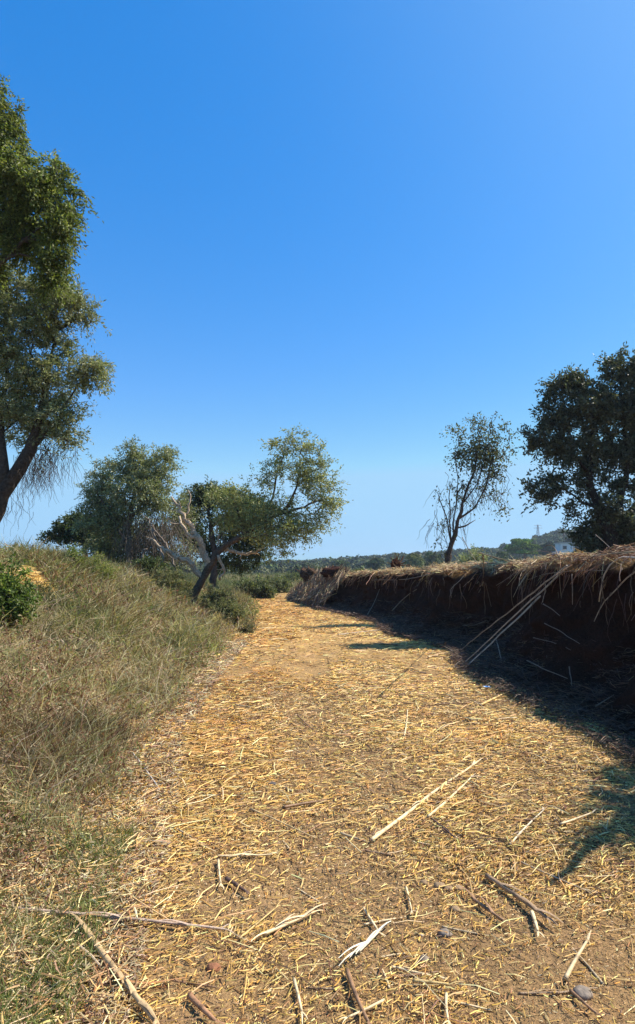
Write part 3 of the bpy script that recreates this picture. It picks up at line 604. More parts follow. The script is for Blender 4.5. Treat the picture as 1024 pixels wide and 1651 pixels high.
# right: slim sparse tree
tree('thin_tree', 'thin sparse tree with bare stems standing on the bank', 'tree', 18.5,
     [[(719, 915, 0, .10), (724, 890, 0, .09), (732, 862, 0, .075), (741, 838, 0, .06), (744, 815, 0, .05), (756, 785, 0, .04), (768, 745, 0, .03), (774, 705, 0, .02)],
      [(741, 838, 0, .04), (765, 820, 0, .035), (780, 795, 0, .025), (790, 760, 0, .02), (795, 725, 0, .012)], [(728, 868, 0, .03), (735, 820, 0, .025), (738, 780, 0, .02), (735, 740, 0, .01)],
      [(727, 870, 0, .03), (718, 830, 0, .025), (706, 795, 0, .015)], [(724, 880, 0, .03), (728, 840, 0, .025), (722, 800, 0, .02), (732, 770, 0, .01)], [(735, 855, 0, .035), (752, 848, 0, .03), (767, 838, 0, .015)], [(722, 885, 0, .012), (712, 850, 0, .009), (698, 840, 0, .006), (682, 848, 0, .003)],
      [(716, 915, 0, .05), (720, 895, 0, .045), (726, 880, 0, .04)], [(728, 915, 0, .04), (728, 895, 0, .04)], [(744, 815, 0, .03), (755, 800, 0, .025), (775, 770, 0, .02), (783, 735, 0, .012)]],
     [(782, 712, 24, 24, 0, 1.5), (772, 735, 28, 24, 0, 1.3), (758, 722, 22, 20, 0, 1.), (742, 735, 16, 18, 0, 1.), (790, 750, 16, 20, 0, 1.4), (765, 680, 34, 15, 0, .55), (808, 690, 20, 24, 0, .45), (735, 700, 20, 26, 0, .35), (795, 765, 16, 18, 0, .7), (815, 730, 14, 26, 0, .35), (735, 785, 20, 26, 0, .35), (800, 795, 22, 14, 0, .4), (818, 815, 12, 12, 0, .5), (708, 798, 5, 9, 0, .9), (720, 830, 12, 30, 0, .16), (760, 790, 26, 30, 0, .25), (712, 880, 10, 26, 0, .2)],
     [[.10, .115, .05], [.15, .16, .07], [.06, .065, .035], [.08, .07, .05]], [3, 2, 2, 2], .085, .045, M_leaf, (.10, .075, .06), per=10, spread=.34, cl_dens=1.6, tip=.0055, twigs=4, droop=.4, LS=.75, wob=.35, bare=[(770, 770, 30, .8), (745, 790, 30, .8), (800, 780, 16, .9), (715, 840, 24, .9), (735, 830, 20, .8)])
# right: big dark tree
tree('carob_tree', 'big dark dense tree at the right edge with several crooked stems', 'tree', 14,
     [[(992, 905, 0, .26), (985, 860, 0, .22), (970, 825, 0, .18), (955, 800, 0, .13), (948, 765, 0, .10), (950, 720, 0, .07), (955, 660, 0, .03)],
      [(985, 860, 0, .16), (1000, 810, 0, .13), (1012, 760, .1, .10), (1010, 700, .2, .06), (1000, 630, .1, .03)], [(970, 825, 0, .08), (940, 808, 0, .05), (910, 790, 0, .03), (880, 775, 0, .015)], [(985, 860, .2, .14), (1040, 800, .3, .10), (1060, 730, .3, .06)], [(948, 765, 0, .06), (920, 720, 0, .04), (895, 680, 0, .025)]],
     [(925, 622, 34, 24, 0, 1.2), (900, 640, 18, 22, 0, 1), (1000, 598, 28, 28, 0, 1.2), (1035, 600, 30, 30, 0, 1), (895, 675, 30, 30, 0, 1.1), (950, 660, 44, 38, 0, 1.4), (1010, 665, 44, 44, .2, 1.3), (870, 710, 24, 26, 0, .9), (915, 725, 36, 26, 0, 1.3), (965, 720, 36, 24, .3, 1.2), (1030, 730, 30, 36, .3, 1.1), (880, 785, 24, 24, 0, .85), (865, 800, 18, 20, 0, .6), (915, 775, 26, 22, 0, .5), (950, 790, 30, 14, .3, .6), (1060, 660, 40, 60, .3, .9), (1060, 800, 40, 60, .4, .9), (975, 845, 30, 22, .2, 1.2), (950, 862, 26, 14, .3, 1.2), (1010, 850, 36, 28, .3, 1.2), (1000, 780, 34, 24, .3, .8), (960, 750, 34, 22, .2, .9), (1010, 735, 36, 24, .2, 1), (985, 820, 34, 20, -.2, .8), (925, 820, 22, 14, .1, .6), (990, 880, 50, 16, .4, 1.2)],
     [[.05, .06, .028], [.075, .085, .042], [.035, .04, .02], [.12, .13, .075]], [3, 3, 3, 1], .085, .04, M_olive, (.035, .027, .022), per=60, spread=.32, cl_dens=1.05, droop=.1, LS=.62)
# off-frame shrub on the bank whose shade falls on the track
tree('carob_tree', 'low tree on the near bank just outside the right edge', 'tree', 4.7,
     [[(1450, 900, 0, .07), (1445, 820, 0, .06), (1440, 760, 0, .03)], [(1445, 820, 0, .06), (1290, 826, -.35, .055), (1265, 812, -1.05, .03)], [(1290, 826, -.35, .035), (1280, 786, -.7, .02)]],
     [(1440, 738, 120, 95, 0, 1.1), (1365, 745, 90, 70, .55, 1), (1420, 755, 90, 60, -.4, 1)], DRK, [3, 2, 3, 1], .05, .025, M_leaf, (.1, .08, .06), per=60, spread=.2, cl_dens=1.3)

# small shrubs
def shrub(name, label, px, py, Yd, rx, ry, cols, wts, LL, WL, per=60, spread=.2, cl=1.3, m_=None, droop=.05, blobs=None, cat='shrub', group=None, bark=(.15, .12, .09)):
    g0 = P(px, py, Yd); gz = float(H(g0[0], g0[1])); pb = HOR-(gz-EYE)/Yd*F
    bl = blobs or [(px, pb-ry*.7, rx, ry*.7, 0, 1), (px-rx*.4, pb-ry*.4, rx*.6, ry*.5, .1, 1), (px+rx*.45, pb-ry*.45, rx*.6, ry*.5, -.1, 1)]
    return tree(name, label, cat, Yd, [[(px, pb+3, 0, .03), (px+1, pb-ry*.5, 0, .015)]], bl, cols, wts, LL, WL, m_ or M_leaf, bark, per=per, spread=spread, cl_dens=cl, droop=droop, group=group, trunkname='stem', tip=.003)
GRN = [[.11, .16, .03], [.16, .21, .05], [.07, .10, .025]]
SCR = [[.16, .175, .075], [.22, .215, .11], [.11, .12, .055], [.28, .24, .14]]
shrub('leafy_shrub', 'bright green leafy shrub at the left edge under the silvery olive', 2, 940, 7.5, 42, 85, GRN, [3, 2, 2], .05, .025, per=60, spread=.16)
shrub('leafy_shrub', 'yellow green feathery weed clump on the crest below the bushy olive', 160, 900, 13, 22, 32, [[.20, .22, .06], [.28, .28, .1], [.12, .14, .04]], [3, 2, 2], .06, .014, spread=.2)
shrub('leafy_shrub', 'small green shoot clump on the crest left of the feathery weed', 118, 890, 13.5, 18, 22, GRN, [2, 2, 2], .05, .02, spread=.18)
shrub('scrub_bush', 'grey green scrub bush at the foot of the leaning olive', 364, 985, 16.5, 24, 26, SCR, [3, 2, 3, 1], .06, .02, spread=.24, per=80)
shrub('scrub_bush', 'low scrub bush left of the leaning olive trunk', 268, 960, 16.8, 34, 32, SCR, [3, 2, 2, 2], .06, .02, spread=.24, per=80)
shrub('scrub_bush', 'rounded scrub bush just right of the leaning olive trunk', 350, 968, 17.0, 24, 36, SCR, [3, 2, 3, 1], .06, .02, spread=.22, per=80)
shrub('scrub_bush', 'faded scrub bush on the road edge below the leaning olive', 398, 1000, 15.5, 14, 13, [[.17, .165, .085], [.24, .2, .12], [.12, .11, .06]], [3, 2, 2], .05, .016, spread=.2)
shrub('scrub_bush', 'dark bramble under the thicket of bare stems', 240, 940, 19, 34, 26, DRK, [3, 2, 3, 1], .07, .035, spread=.24)
for k, (px_, Y_, rx_, ry_, lb) in enumerate([(440, 40, 26, 16, 'rounded green scrub bush where the track vanishes'), (408, 34, 30, 20, 'broad scrub bush at the left side of the far bend'), (470, 52, 20, 12, 'small scrub bush right of the one where the track vanishes'), (520, 60, 26, 14, 'dull green scrub bush behind the outer end of the far bank'), (585, 56, 30, 14, 'scrub bush behind the crest between the two root clods'), (655, 48, 26, 16, 'green scrub bush behind the upright root clod'), (700, 40, 22, 16, 'grey green scrub bush left of the thin sparse tree foot'), (800, 44, 30, 16, 'low green scrub bush right of the small grey olive')]):
    shrub('scrub_bush', lb, px_, 930, Y_, rx_, ry_, [[.13, .15, .06], [.18, .19, .09], [.09, .105, .045]], [3, 2, 2], .14, .06, spread=.4, cl=1.2)
# green hillock shrub at far left
shrub('hedge_bush', 'smooth green hedge bush on the left skyline', 25, 885, 30, 44, 40, [[.10, .14, .035], [.14, .18, .05], [.07, .1, .03]], [3, 2, 2], .14, .07, spread=.4, cl=1.6)
# mid-distance
shrub('olive_tree', 'small grey olive behind the thin sparse tree', 765, 912, 33, 24, 40, OLV, [3, 3, 2, 2], .13, .05, m_=M_olive, spread=.4, cat='tree', cl=1.5)

# ---------------------------------------------------------------- far landscape
def flake_crowns(mb, cx, cy, cz, rx, rz, nf, cols, size):
    n = len(cx)
    v = nrm(rng.normal(size=(n, nf, 3))); v[..., 2] = np.abs(v[..., 2])*1.0-.15
    lump = 1+.25*np.sin(v[..., 0]*5+cx[:, None])*np.cos(v[..., 1]*4+cy[:, None])
    p = np.stack([cx, cy, cz], -1)[:, None]+v*np.stack([rx, rx, rz], -1)[:, None]*(lump*(.8+.25*rng.random((n, nf))))[..., None]
    d = nrm(np.cross(v, rng.normal(size=v.shape))+v*.35).reshape(-1, 3); p = p.reshape(-1, 3); m = len(p)
    s = (size[:, None]*(.6+.8*rng.random((n, nf)))).ravel()
    nn = v.reshape(-1, 3); sd = nrm(np.cross(d, nn+rng.normal(0, .5, nn.shape)))
    V = np.stack([p-d*s[:, None]*.5, p+sd*s[:, None]*.45, p+d*s[:, None]*.5, p-sd*s[:, None]*.45], 1).reshape(-1, 3)
    c = np.repeat(cols, nf, axis=0)*(1+.18*rng.normal(size=(m, 1)))
    mb.add(V, np.arange(m*4).reshape(m, 4), None, np.repeat(np.clip(c, .01, .5), 4, axis=0))
mb = MB(); n = 5200
d_ = 90+rng.random(n)**.8*400; ux = rng.uniform(-.75, .75, n); y = d_; x = ux*y
keep = (rng.random(n) < np.clip(ss(100, 190, d_)+.03, 0, 1)) & ((ux < .22) | (d_ > 215)); x, y = x[keep], y[keep]; n = len(x)
r = (1.0+1.7*rng.random(n)**1.5)*np.clip(y/220, .8, 1.2)
flake_crowns(mb, x, y, H(x, y)+r*.1, r, r*.9, 95, mixc([[.075, .095, .04], [.10, .115, .05], [.055, .07, .035], [.13, .135, .07]], [4, 3, 3, 1.5], n, .15), r*.42)
tag(mb.build('far_wood', M_far), 'low green scrub wood covering the distant hills', 'wood', kind='stuff')
# field weeds between track and hills
mb = MB(); n = 60000
y = np.exp(rng.uniform(np.log(24), np.log(110), n)); x = rng.uniform(-.35, .55, n)*y; keep = (x > XB(y)+3.2) | (x < XL(y)-.8) | (y > 36); keep &= ~((y < 48) & (x > XL(y)) & (x < XB(y)+.2)); x, y = x[keep], y[keep]; n = len(x)
k = fbm(x*.12, y*.12, 2.); lean = rng.normal(0, .35, (n, 3)); lean[:, 2] = 0
c = np.where((rng.random(n) < ss(.35, .6, k))[:, None], mixc([[.13, .14, .06], [.09, .105, .045]], [1, 1], n), mixc([[.32, .26, .15], [.22, .18, .10]], [1, 1], n))
blades(mb, np.stack([x, y, H(x, y)-.02], -1), np.array([[0, 0, 1.]])+lean, lean, (.35+.55*rng.random(n))*(.5+k), .03*np.clip(y/40, .7, 2.5), c)
n = 25000; y = rng.uniform(3.5, 34, n); x = XB(y)+1.4+rng.random(n)**1.5*14; lean = rng.normal(0, .6, (n, 3)); lean[:, 2] = 0
blades(mb, np.stack([x, y, np.maximum(H(x, y), .97*HB(y))-.03], -1), np.array([[0, 0, .8]])+lean, lean, .10+.22*rng.random(n), .006*np.clip(y/6, .8, 3), mixc([[.40, .27, .12], [.26, .15, .07], [.16, .15, .06]], [3, 2, 1], n))
tag(mb.build('field_weeds', M_grass), 'beige and green weeds on the field beyond the track', 'weeds', kind='stuff')
# distinct far trees
def far_tree(name, label, px, Yd, wpx, top, cols, group='trees in front of the hills', umbrella=False):
    b = P(px, 915, Yd); gz = float(H(b[0], b[1])); z1 = float(P(px, top, Yd)[2]); w_ = wpx/F*Yd/2
    rt = empty(name, (b[0], b[1], gz-.1), label, 'tree', group); hgt = z1-gz
    m1 = MB(); tube(m1, [(b[0], b[1], gz-.1), (b[0]+.15, b[1], gz+hgt*.4), (b[0], b[1], gz+hgt*.7)], [w_*.09, w_*.07, w_*.03], 8, (.10, .075, .055)); m1.build('trunk', M_bark, rt, smooth=True)
    m2 = MB(); k = 34; v = nrm(rng.normal(size=(k, 3)))*rng.random((k, 1))**.4
    if umbrella:
        v[:, 2] = abs(v[:, 2]); cx, cy, cz = b[0]+v[:, 0]*w_*.78, b[1]+v[:, 1]*w_*.78, gz+hgt*.52+v[:, 2]*hgt*.40
    else: cx, cy, cz = b[0]+v[:, 0]*w_*.72, b[1]+v[:, 1]*w_*.72, gz+hgt*.55+v[:, 2]*hgt*.28
    rr = np.full(k, w_*.34)*(.7+.5*rng.random(k))
    flake_crowns(m2, cx, cy, cz, rr, rr*(.55 if umbrella else .8), 260, mixc(cols, [1]*len(cols), k, .12), rr*.22)
    m2.build('crown', M_far, rt)
PINE = [[.13, .20, .03], [.17, .24, .035], [.09, .14, .025]]
far_tree('umbrella_pine', 'rounded umbrella pine with bright green top left of the white house', 846, 150, 62, 864, PINE, umbrella=True)
far_tree('evergreen_tree', 'dark blue green tree between the umbrella pine and the white house', 884, 160, 40, 868, [[.03, .045, .025], [.045, .06, .03]])
far_tree('evergreen_tree', 'dark tree mass right of the white house below the big dark tree', 935, 170, 60, 858, [[.03, .04, .02], [.05, .06, .03]])
far_tree('evergreen_tree', 'green tree on the field left of the umbrella pine', 808, 120, 36, 884, [[.08, .10, .045], [.10, .12, .05]])
far_tree('evergreen_tree', 'broad green tree on the field near the upright root clod', 668, 110, 46, 890, [[.10, .12, .045], [.12, .14, .055]])
far_tree('evergreen_tree', 'dark round tree seen between the two root clods', 604, 130, 34, 895, [[.05, .065, .03], [.07, .09, .04]])
far_tree('evergreen_tree', 'low green tree just right of the leaning olive crown', 548, 140, 36, 900, [[.07, .085, .04], [.09, .105, .05]])
far_tree('evergreen_tree', 'grey green low tree at the far bend of the track', 498, 120, 30, 905, [[.09, .10, .06], [.11, .12, .07]])
far_tree('evergreen_tree', 'green tree behind the foot of the thin sparse tree', 700, 125, 40, 886, [[.09, .105, .045], [.07, .09, .035]])

def box(mb, c, s, col, rz=0):
    c = np.array(c, float); s = np.array(s, float)/2
    V = np.array([[a, b_, d] for a in (-1, 1) for b_ in (-1, 1) for d in (-1, 1)])*s
    R_ = np.array([[math.cos(rz), -math.sin(rz), 0], [math.sin(rz), math.cos(rz), 0], [0, 0, 1]])
    mb.add(V@R_.T+c, [[0, 1, 3, 2], [4, 6, 7, 5], [0, 4, 5, 1], [2, 3, 7, 6], [0, 2, 6, 4], [1, 5, 7, 3]], None, col)
# white house
Yh = 148; hp = P(911, 893, Yh); gz = float(H(hp[0], hp[1])); zt = float(P(911, 877, Yh)[2])
rt = empty('house', (hp[0], hp[1], gz), 'small white house with dark window among the far trees', 'house')
hw, hd, hh = 3.3, 3.4, zt-gz
m1 = MB(); box(m1, (hp[0], hp[1], gz+hh/2), (hw, hd, hh), (.70, .71, .73)); m1.build('wall', M_wall, rt)
m1 = MB(); box(m1, (hp[0]+.1, hp[1], zt+.13), (hw+.7, hd+.6, .22), (.55, .52, .5)); m1.build('roof', M_wall, rt)
m1 = MB(); wz = zt-.95; box(m1, (hp[0]-.7, hp[1]-hd/2-.01, wz), (.9, .08, .8), (.03, .035, .045)); wi = m1.build('window', M_litter, rt)
m1 = MB()
for dx, dz, sx, sz in ((-.5, 0, .1, 1.0), (.5, 0, .1, 1.0), (0, .45, 1.1, .1), (0, -.45, 1.1, .1)): box(m1, (hp[0]-.7+dx, hp[1]-hd/2-.05, wz+dz), (sx, .12, sz), (.6, .6, .6))
f = m1.build('frame', M_wall, rt); 
m1 = MB(); box(m1, (hp[0]+1.3, hp[1]-hd/2-.02, gz+hh*.5-.3), (.8, .08, 1.9), (.16, .11, .08)); m1.build('door', M_wall, rt)
m1 = MB(); box(m1, (hp[0]-hw/2-.5, hp[1]+.3, gz+hh*.36), (1.0, hd*.7, hh*.72), (.42, .45, .5)); m1.build('annex', M_wall, rt)
# pylon
Yp = 420; tp = P(867, 846, Yp); gz = float(H(tp[0], tp[1])); ph_ = tp[2]-gz
rt = empty('pylon', (tp[0], tp[1], gz), 'thin lattice pylon rising behind the umbrella pine', 'pylon')
m1 = MB(); n_ = 10; wb, wt = 2.6, .5
cor = lambda k, t: np.array([tp[0]+(wb+(wt-wb)*t)/2*(1 if k in (1, 2) else -1), tp[1]+(wb+(wt-wb)*t)/2*(1 if k in (2, 3) else -1), gz+ph_*t])
for k in range(4): tube(m1, [cor(k, 0), cor(k, 1)], .13, 4, (.35, .36, .38))
m1.build('leg', M_metal, rt)
m1 = MB()
for q in range(n_):
    for k in range(4): tube(m1, [cor(k, q/n_), cor((k+1) % 4, (q+1)/n_)], .09, 4, (.35, .36, .38), cap=False)
m1.build('lattice', M_metal, rt)
for t, wd in ((.96, 5), (.84, 6)):
    m1 = MB(); zz = gz+ph_*t; tube(m1, [(tp[0]-wd/2, tp[1], zz), (tp[0], tp[1], zz+.3), (tp[0]+wd/2, tp[1], zz)], .15, 4, (.35, .36, .38)); m1.build('cross_arm', M_metal, rt)
# pole
Yq = 170; tp = P(908, 848, Yq); gz = float(H(tp[0], tp[1])); rt = empty('utility_pole', (tp[0], tp[1], gz), 'wooden utility pole beside the dark far trees', 'pole')
m1 = MB(); tube(m1, [(tp[0], tp[1], gz), (tp[0], tp[1], tp[2])], [.16, .1], 8, (.13, .10, .08)); m1.build('post', M_bark, rt)
m1 = MB(); box(m1, (tp[0], tp[1]-.1, tp[2]-.6), (1.6, .14, .14), (.13, .10, .08)); m1.build('cross_arm', M_bark, rt)

# ================================================================ REEDS AND BITS
def reed_pts(p0, p1, n=14, sag=.0, wob=.0015):
    t = np.linspace(0, 1, n)[:, None]; o = p0+(p1-p0)*t; L = np.linalg.norm(p1-p0)
    o = o+np.array([0, 0, 1])*sag*L*4*t*(1-t); sd = nrm(np.cross(p1-p0, [0, 0, 1.])); o = o+sd*np.sin(t*np.pi)*L*rng.normal(0, .011)
    o[1:-1] += rng.normal(0, wob*L*.3, (n-2, 3)); return o
def reed_mesh(mb, pts, r, col, nodes=True, taper=.6, sides=8):
    L = np.linalg.norm(pts[-1]-pts[0]); k = max(2, int(L/.16)); n = k*6+1
    t = np.linspace(0, 1, n); src = np.linspace(0, 1, len(pts)); o = np.stack([np.interp(t, src, pts[:, a]) for a in range(3)], -1)
    rad = r*(1-(1-taper)*t); cc = np.repeat(np.asarray(col)[None], n, 0)
    node = (np.arange(n) % 6 == 0); rad = np.where(node & (t > .02) & (t < .98), rad*1.1, rad); cc = np.where(node[:, None], cc*.55, cc)*(.85+.3*vn(t*L*9, r*999)[:, None])
    tube(mb, o, rad, sides, cc)
BONE = (.78, .60, .34); GOLD = (.66, .46, .18); BRWN = (.30, .17, .085); DBRN = (.13, .075, .05); PINK = (.50, .36, .26); BARK2 = (.38, .25, .14)
def flap(mb, p, d, L, W, col):   # a torn strip of sheath
    n = 5; t = np.linspace(0, 1, n)[:, None]; d = nrm(np.asarray(d)); s = nrm(np.cross(d, [0, 0, 1.])); o = p+d*L*t+np.array([0, 0, 1])*(.12*L*np.sin(t*2.4)); wv = W*(1-.75*t)
    V = np.stack([o-s*wv/2, o+np.array([0, 0, .3])*wv, o+s*wv/2], 1).reshape(-1, 3)
    i = np.arange(n-1)[:, None]*3; Q = np.concatenate([np.concatenate([i, i+1, i+4, i+3], 1), np.concatenate([i+1, i+2, i+5, i+4], 1)]); mb.add(V, Q, None, col)
LYING = [
 (598, 1362, 772, 1232, .017, BONE, 'longest pale peeled reed lying across the middle of the track', 1),
 (690, 1322, 760, 1258, .012, BONE, 'shorter pale reed lying parallel below the longest peeled reed', 0),
 (785, 1420, 882, 1490, .019, BARK2, 'thick brown half reed casting a dark shadow on the bare earth', 1),
 (858, 1478, 868, 1512, .014, BONE, 'stubby pale reed end touching the thick brown half reed', 0),
 (912, 1587, 948, 1525, .012, (.62, .46, .26), 'tan reed piece near the lower right corner', 0),
 (560, 1573, 594, 1660, .014, BRWN, 'brown stick at the bottom edge right of centre', 0),
 (666, 1589, 724, 1597, .010, GOLD, 'straight golden reed piece lying level near the bottom', 0),
 (720, 1610, 723, 1656, .009, BONE, 'pale reed piece pointing at the camera at the bottom edge', 0),
 (20, 1472, 356, 1506, .0115, PINK, 'long pinkish grey reed lying level at the lower left', 1),
 (130, 1498, 250, 1660, .020, (.58, .40, .2), 'thick split golden brown cane in the lower left corner', 2),
 (305, 1615, 348, 1660, .016, (.38, .2, .1), 'reddish brown stick end at the bottom left of centre', 0),
 (695, 1324, 733, 1356, .010, DBRN, 'dark brown twig below the longest peeled reed', 0),
 (456, 1307, 514, 1298, .014, BRWN, 'weathered brown driftwood bit left of the peeled reeds', 0),
 (404, 1308, 500, 1353, .008, (.60, .43, .2), 'slender tan reed slanting down left of centre', 0),
 (350, 1385, 432, 1384, .008, BONE, 'pale level straw stalk above the dark knot', 1),
 (352, 1392, 356, 1432, .010, BONE, 'short bent pale stalk standing up from the level one', 0),
 (365, 1424, 396, 1446, .017, DBRN, 'dark gnarled knot of wood left of centre', 0),
 (204, 1240, 302, 1277, .008, GOLD, 'yellow stalk crossing the whitish one on the left verge', 0),
 (210, 1213, 256, 1276, .010, (.55, .50, .43), 'whitish weathered stalk on the left verge', 0),
 (165, 1206, 216, 1172, .008, (.66, .56, .22), 'yellow green reed bit in the left grass edge', 0),
 (105, 1271, 141, 1264, .014, BONE, 'stubby pale split reed on the reddish leaf litter', 1),
 (75, 1325, 78, 1400, .007, BONE, 'thin pale stalk standing in the lower left grass', 0),
 (55, 1385, 92, 1432, .008, BONE, 'pale stalk slanting in the lower left grass', 0),
 (129, 1350, 143, 1368, .011, (.6, .55, .48), 'tiny whitish stub on the left verge', 0),
 (424, 1514, 500, 1481, .012, BONE, 'bright split reed leaf fanned out at lower centre', 2),
 (577, 1542, 616, 1505, .011, (.85, .78, .58), 'whitish shredded reed pair lower centre', 2),
 (586, 1470, 612, 1512, .009, BONE, 'pale piece meeting the whitish shredded pair', 0),
 (655, 1436, 664, 1476, .008, BONE, 'small upright pale chip at centre of the bare earth', 0),
 (762, 1455, 812, 1493, .013, BRWN, 'dull brown forked twig on the bare earth', 1),
 (903, 1334, 955, 1316, .011, BONE, 'pale reed bit at the tip of the right hand shade', 0),
 (822, 1367, 876, 1312, .009, (.66, .56, .4), 'pale reed slanting into the right hand shade', 0),
 (920, 1605, 962, 1644, .009, BRWN, 'brown twig at the lower right corner', 0),
 (474, 1586, 487, 1642, .010, BONE, 'pale flat reed strip at the bottom centre', 0),
 (775, 1140, 842, 1110, .020, GOLD, 'golden reed stub at the shade edge near the litter', 0),
 (700, 1138, 820, 1133, .010, BRWN, 'brown reed lying level in front of the shade edge', 0),
 (1000, 1160, 900, 1146, .016, (.40, .33, .25), 'grey reed lying in the deep shade at the right edge', 0),
 (652, 1190, 657, 1150, .012, BONE, 'pair of pale upright chips on the track middle', 0),
 (480, 1155, 505, 1180, .010, BRWN, 'small brown stick on the track left of centre', 0),
 (690, 1062, 742, 1050, .022, (.62, .42, .22), 'tan reed at the start of the bank shade', 0),
 (545, 1025, 652, 1012, .022, (.42, .32, .22), 'grey reed lying in the thin tree shade', 0),
 (385, 1520, 445, 1470, .006, GOLD, 'thin gold stalk at lower left of centre', 0),
 (620, 1620, 560, 1650, .008, BONE, 'pale split chip beside the bottom brown stick', 0),
 (840, 1395, 940, 1440, .007, (.5, .38, .24), 'thin tan stalk right of the thick half reed', 0),
 (10, 1600, 60, 1560, .007, GOLD, 'thin gold stalk in the grass at the lower left edge', 0),
]
for (xa, ya, xb_, yb_, r, c, lab, fl) in LYING:
    r = r*.72
    a, b = G(xa, ya), G(xb_, yb_); a = a+np.array([0, 0, r*.9+.012]); b = b+np.array([0, 0, r*1.1+.014])
    pts = reed_pts(a, b)
    zz = H(pts[:, 0], pts[:, 1]); pts[:, 2] = np.maximum(pts[:, 2], zz+r*.8+.005)
    m1 = MB(); rt_loc = tuple((a+b)/2)
    reed_mesh(m1, pts, r, c)
    dd = nrm(b-a)
    if fl:
        for k in range(fl*3):
            q = pts[rng.integers(1, len(pts)-1)]; flap(m1, q+np.array([0, 0, r*.3]), dd*rng.choice([-1, 1])+rng.normal(0, .12, 3)*np.array([1, 1, .2]), .08+.10*rng.random(), r*1.6, np.clip(np.asarray(c)*rng.uniform(.8, 1.25), 0, .9))
    for k in range(3): flap(m1, pts[-1], dd+rng.normal(0, .25, 3)*np.array([1, 1, .3]), .02+.06*rng.random(), r*1.2, np.asarray(c)*1.05)
    nm = 'stick' if c in (BRWN, DBRN) or 'stick' in lab or 'twig' in lab else 'reed'
    tag(m1.build(nm, M_reed, smooth=True, origin=rt_loc), lab, nm, 'broken reeds and sticks on the ground')
# many more chopped reed pieces, each its own object
protos = []
for k in range(7):
    m1 = MB(); L = .10+.05*k; pts = reed_pts(np.array([-L/2, 0, 0.]), np.array([L/2, 0, 0.]), 8)
    c = [GOLD, BONE, (.72, .54, .28), BARK2, BONE, (.5, .38, .22), BRWN][k]
    reed_mesh(m1, pts, .006+.0008*k, c, sides=6); 
    for q in range(2): flap(m1, pts[-1], np.array([1, rng.normal(0, .2), 0]), .03, .01, c)
    o = m1.build('reed_piece', M_reed, smooth=True); protos.append(o)
HND = {0: 'longest peeled reed', 2: 'thick brown half reed', 4: 'tan reed by the lower right corner', 5: 'brown stick at the bottom edge', 6: 'golden level reed', 8: 'long pinkish grey reed', 9: 'thick split golden cane', 11: 'dark brown twig', 12: 'brown driftwood bit', 13: 'slender slanting tan reed', 14: 'pale level stalk', 16: 'dark gnarled knot', 18: 'whitish verge stalk', 24: 'bright split reed leaf', 25: 'shredded whitish reed pair', 28: 'brown forked twig', 29: 'pale bit by the right hand shade', 33: 'golden stub at the shade edge', 34: 'brown reed before the shade edge', 36: 'pair of pale upright chips', 37: 'small brown stick', 38: 'tan reed at the bank shade', 39: 'grey reed in the tree shade'}
PCN = ['gold', 'bone pale', 'light tan', 'brown', 'cream', 'grey tan', 'dark brown']
used = set(); q = 0
for _ in range(1500):
    if q >= 64: break
    px, py = rng.uniform(70, 990), 975+660*rng.random()**.8; g = G(px, py)
    if not (XL(g[1])-.3 < g[0] < XB(g[1])-.3 and g[1] < 20): continue
    k, dd = min(((k, math.hypot((LYING[k][0]+LYING[k][2])/2-px, 1.4*((LYING[k][1]+LYING[k][3])/2-py))) for k in HND), key=lambda a: a[1])
    if dd > 130 or dd < 18: continue
    dx, dy = px-(LYING[k][0]+LYING[k][2])/2, py-(LYING[k][1]+LYING[k][3])/2
    rel = ('just right of' if dx > 0 else 'just left of') if abs(dx) > abs(dy) else ('just below' if dy > 0 else 'just above')
    if (k, rel) in used: continue
    used.add((k, rel)); c_ = q % 7
    o = protos[c_] if q < 7 else protos[c_].copy()
    if q >= 7: COL.objects.link(o)
    s_ = .55*max(1, (g[1]/3)**.6)*rng.uniform(.8, 1.3); th = rng.uniform(0, 2*math.pi)
    o.location = (g[0], g[1], float(H(g[0], g[1]))+.012*s_); o.rotation_euler = (0, rng.normal(0, .05), th); o.scale = (s_,)*3
    tag(o, 'short %s reed piece %s the %s' % (PCN[c_], rel, HND[k]), 'reed', 'short reed pieces scattered on the track'); q += 1

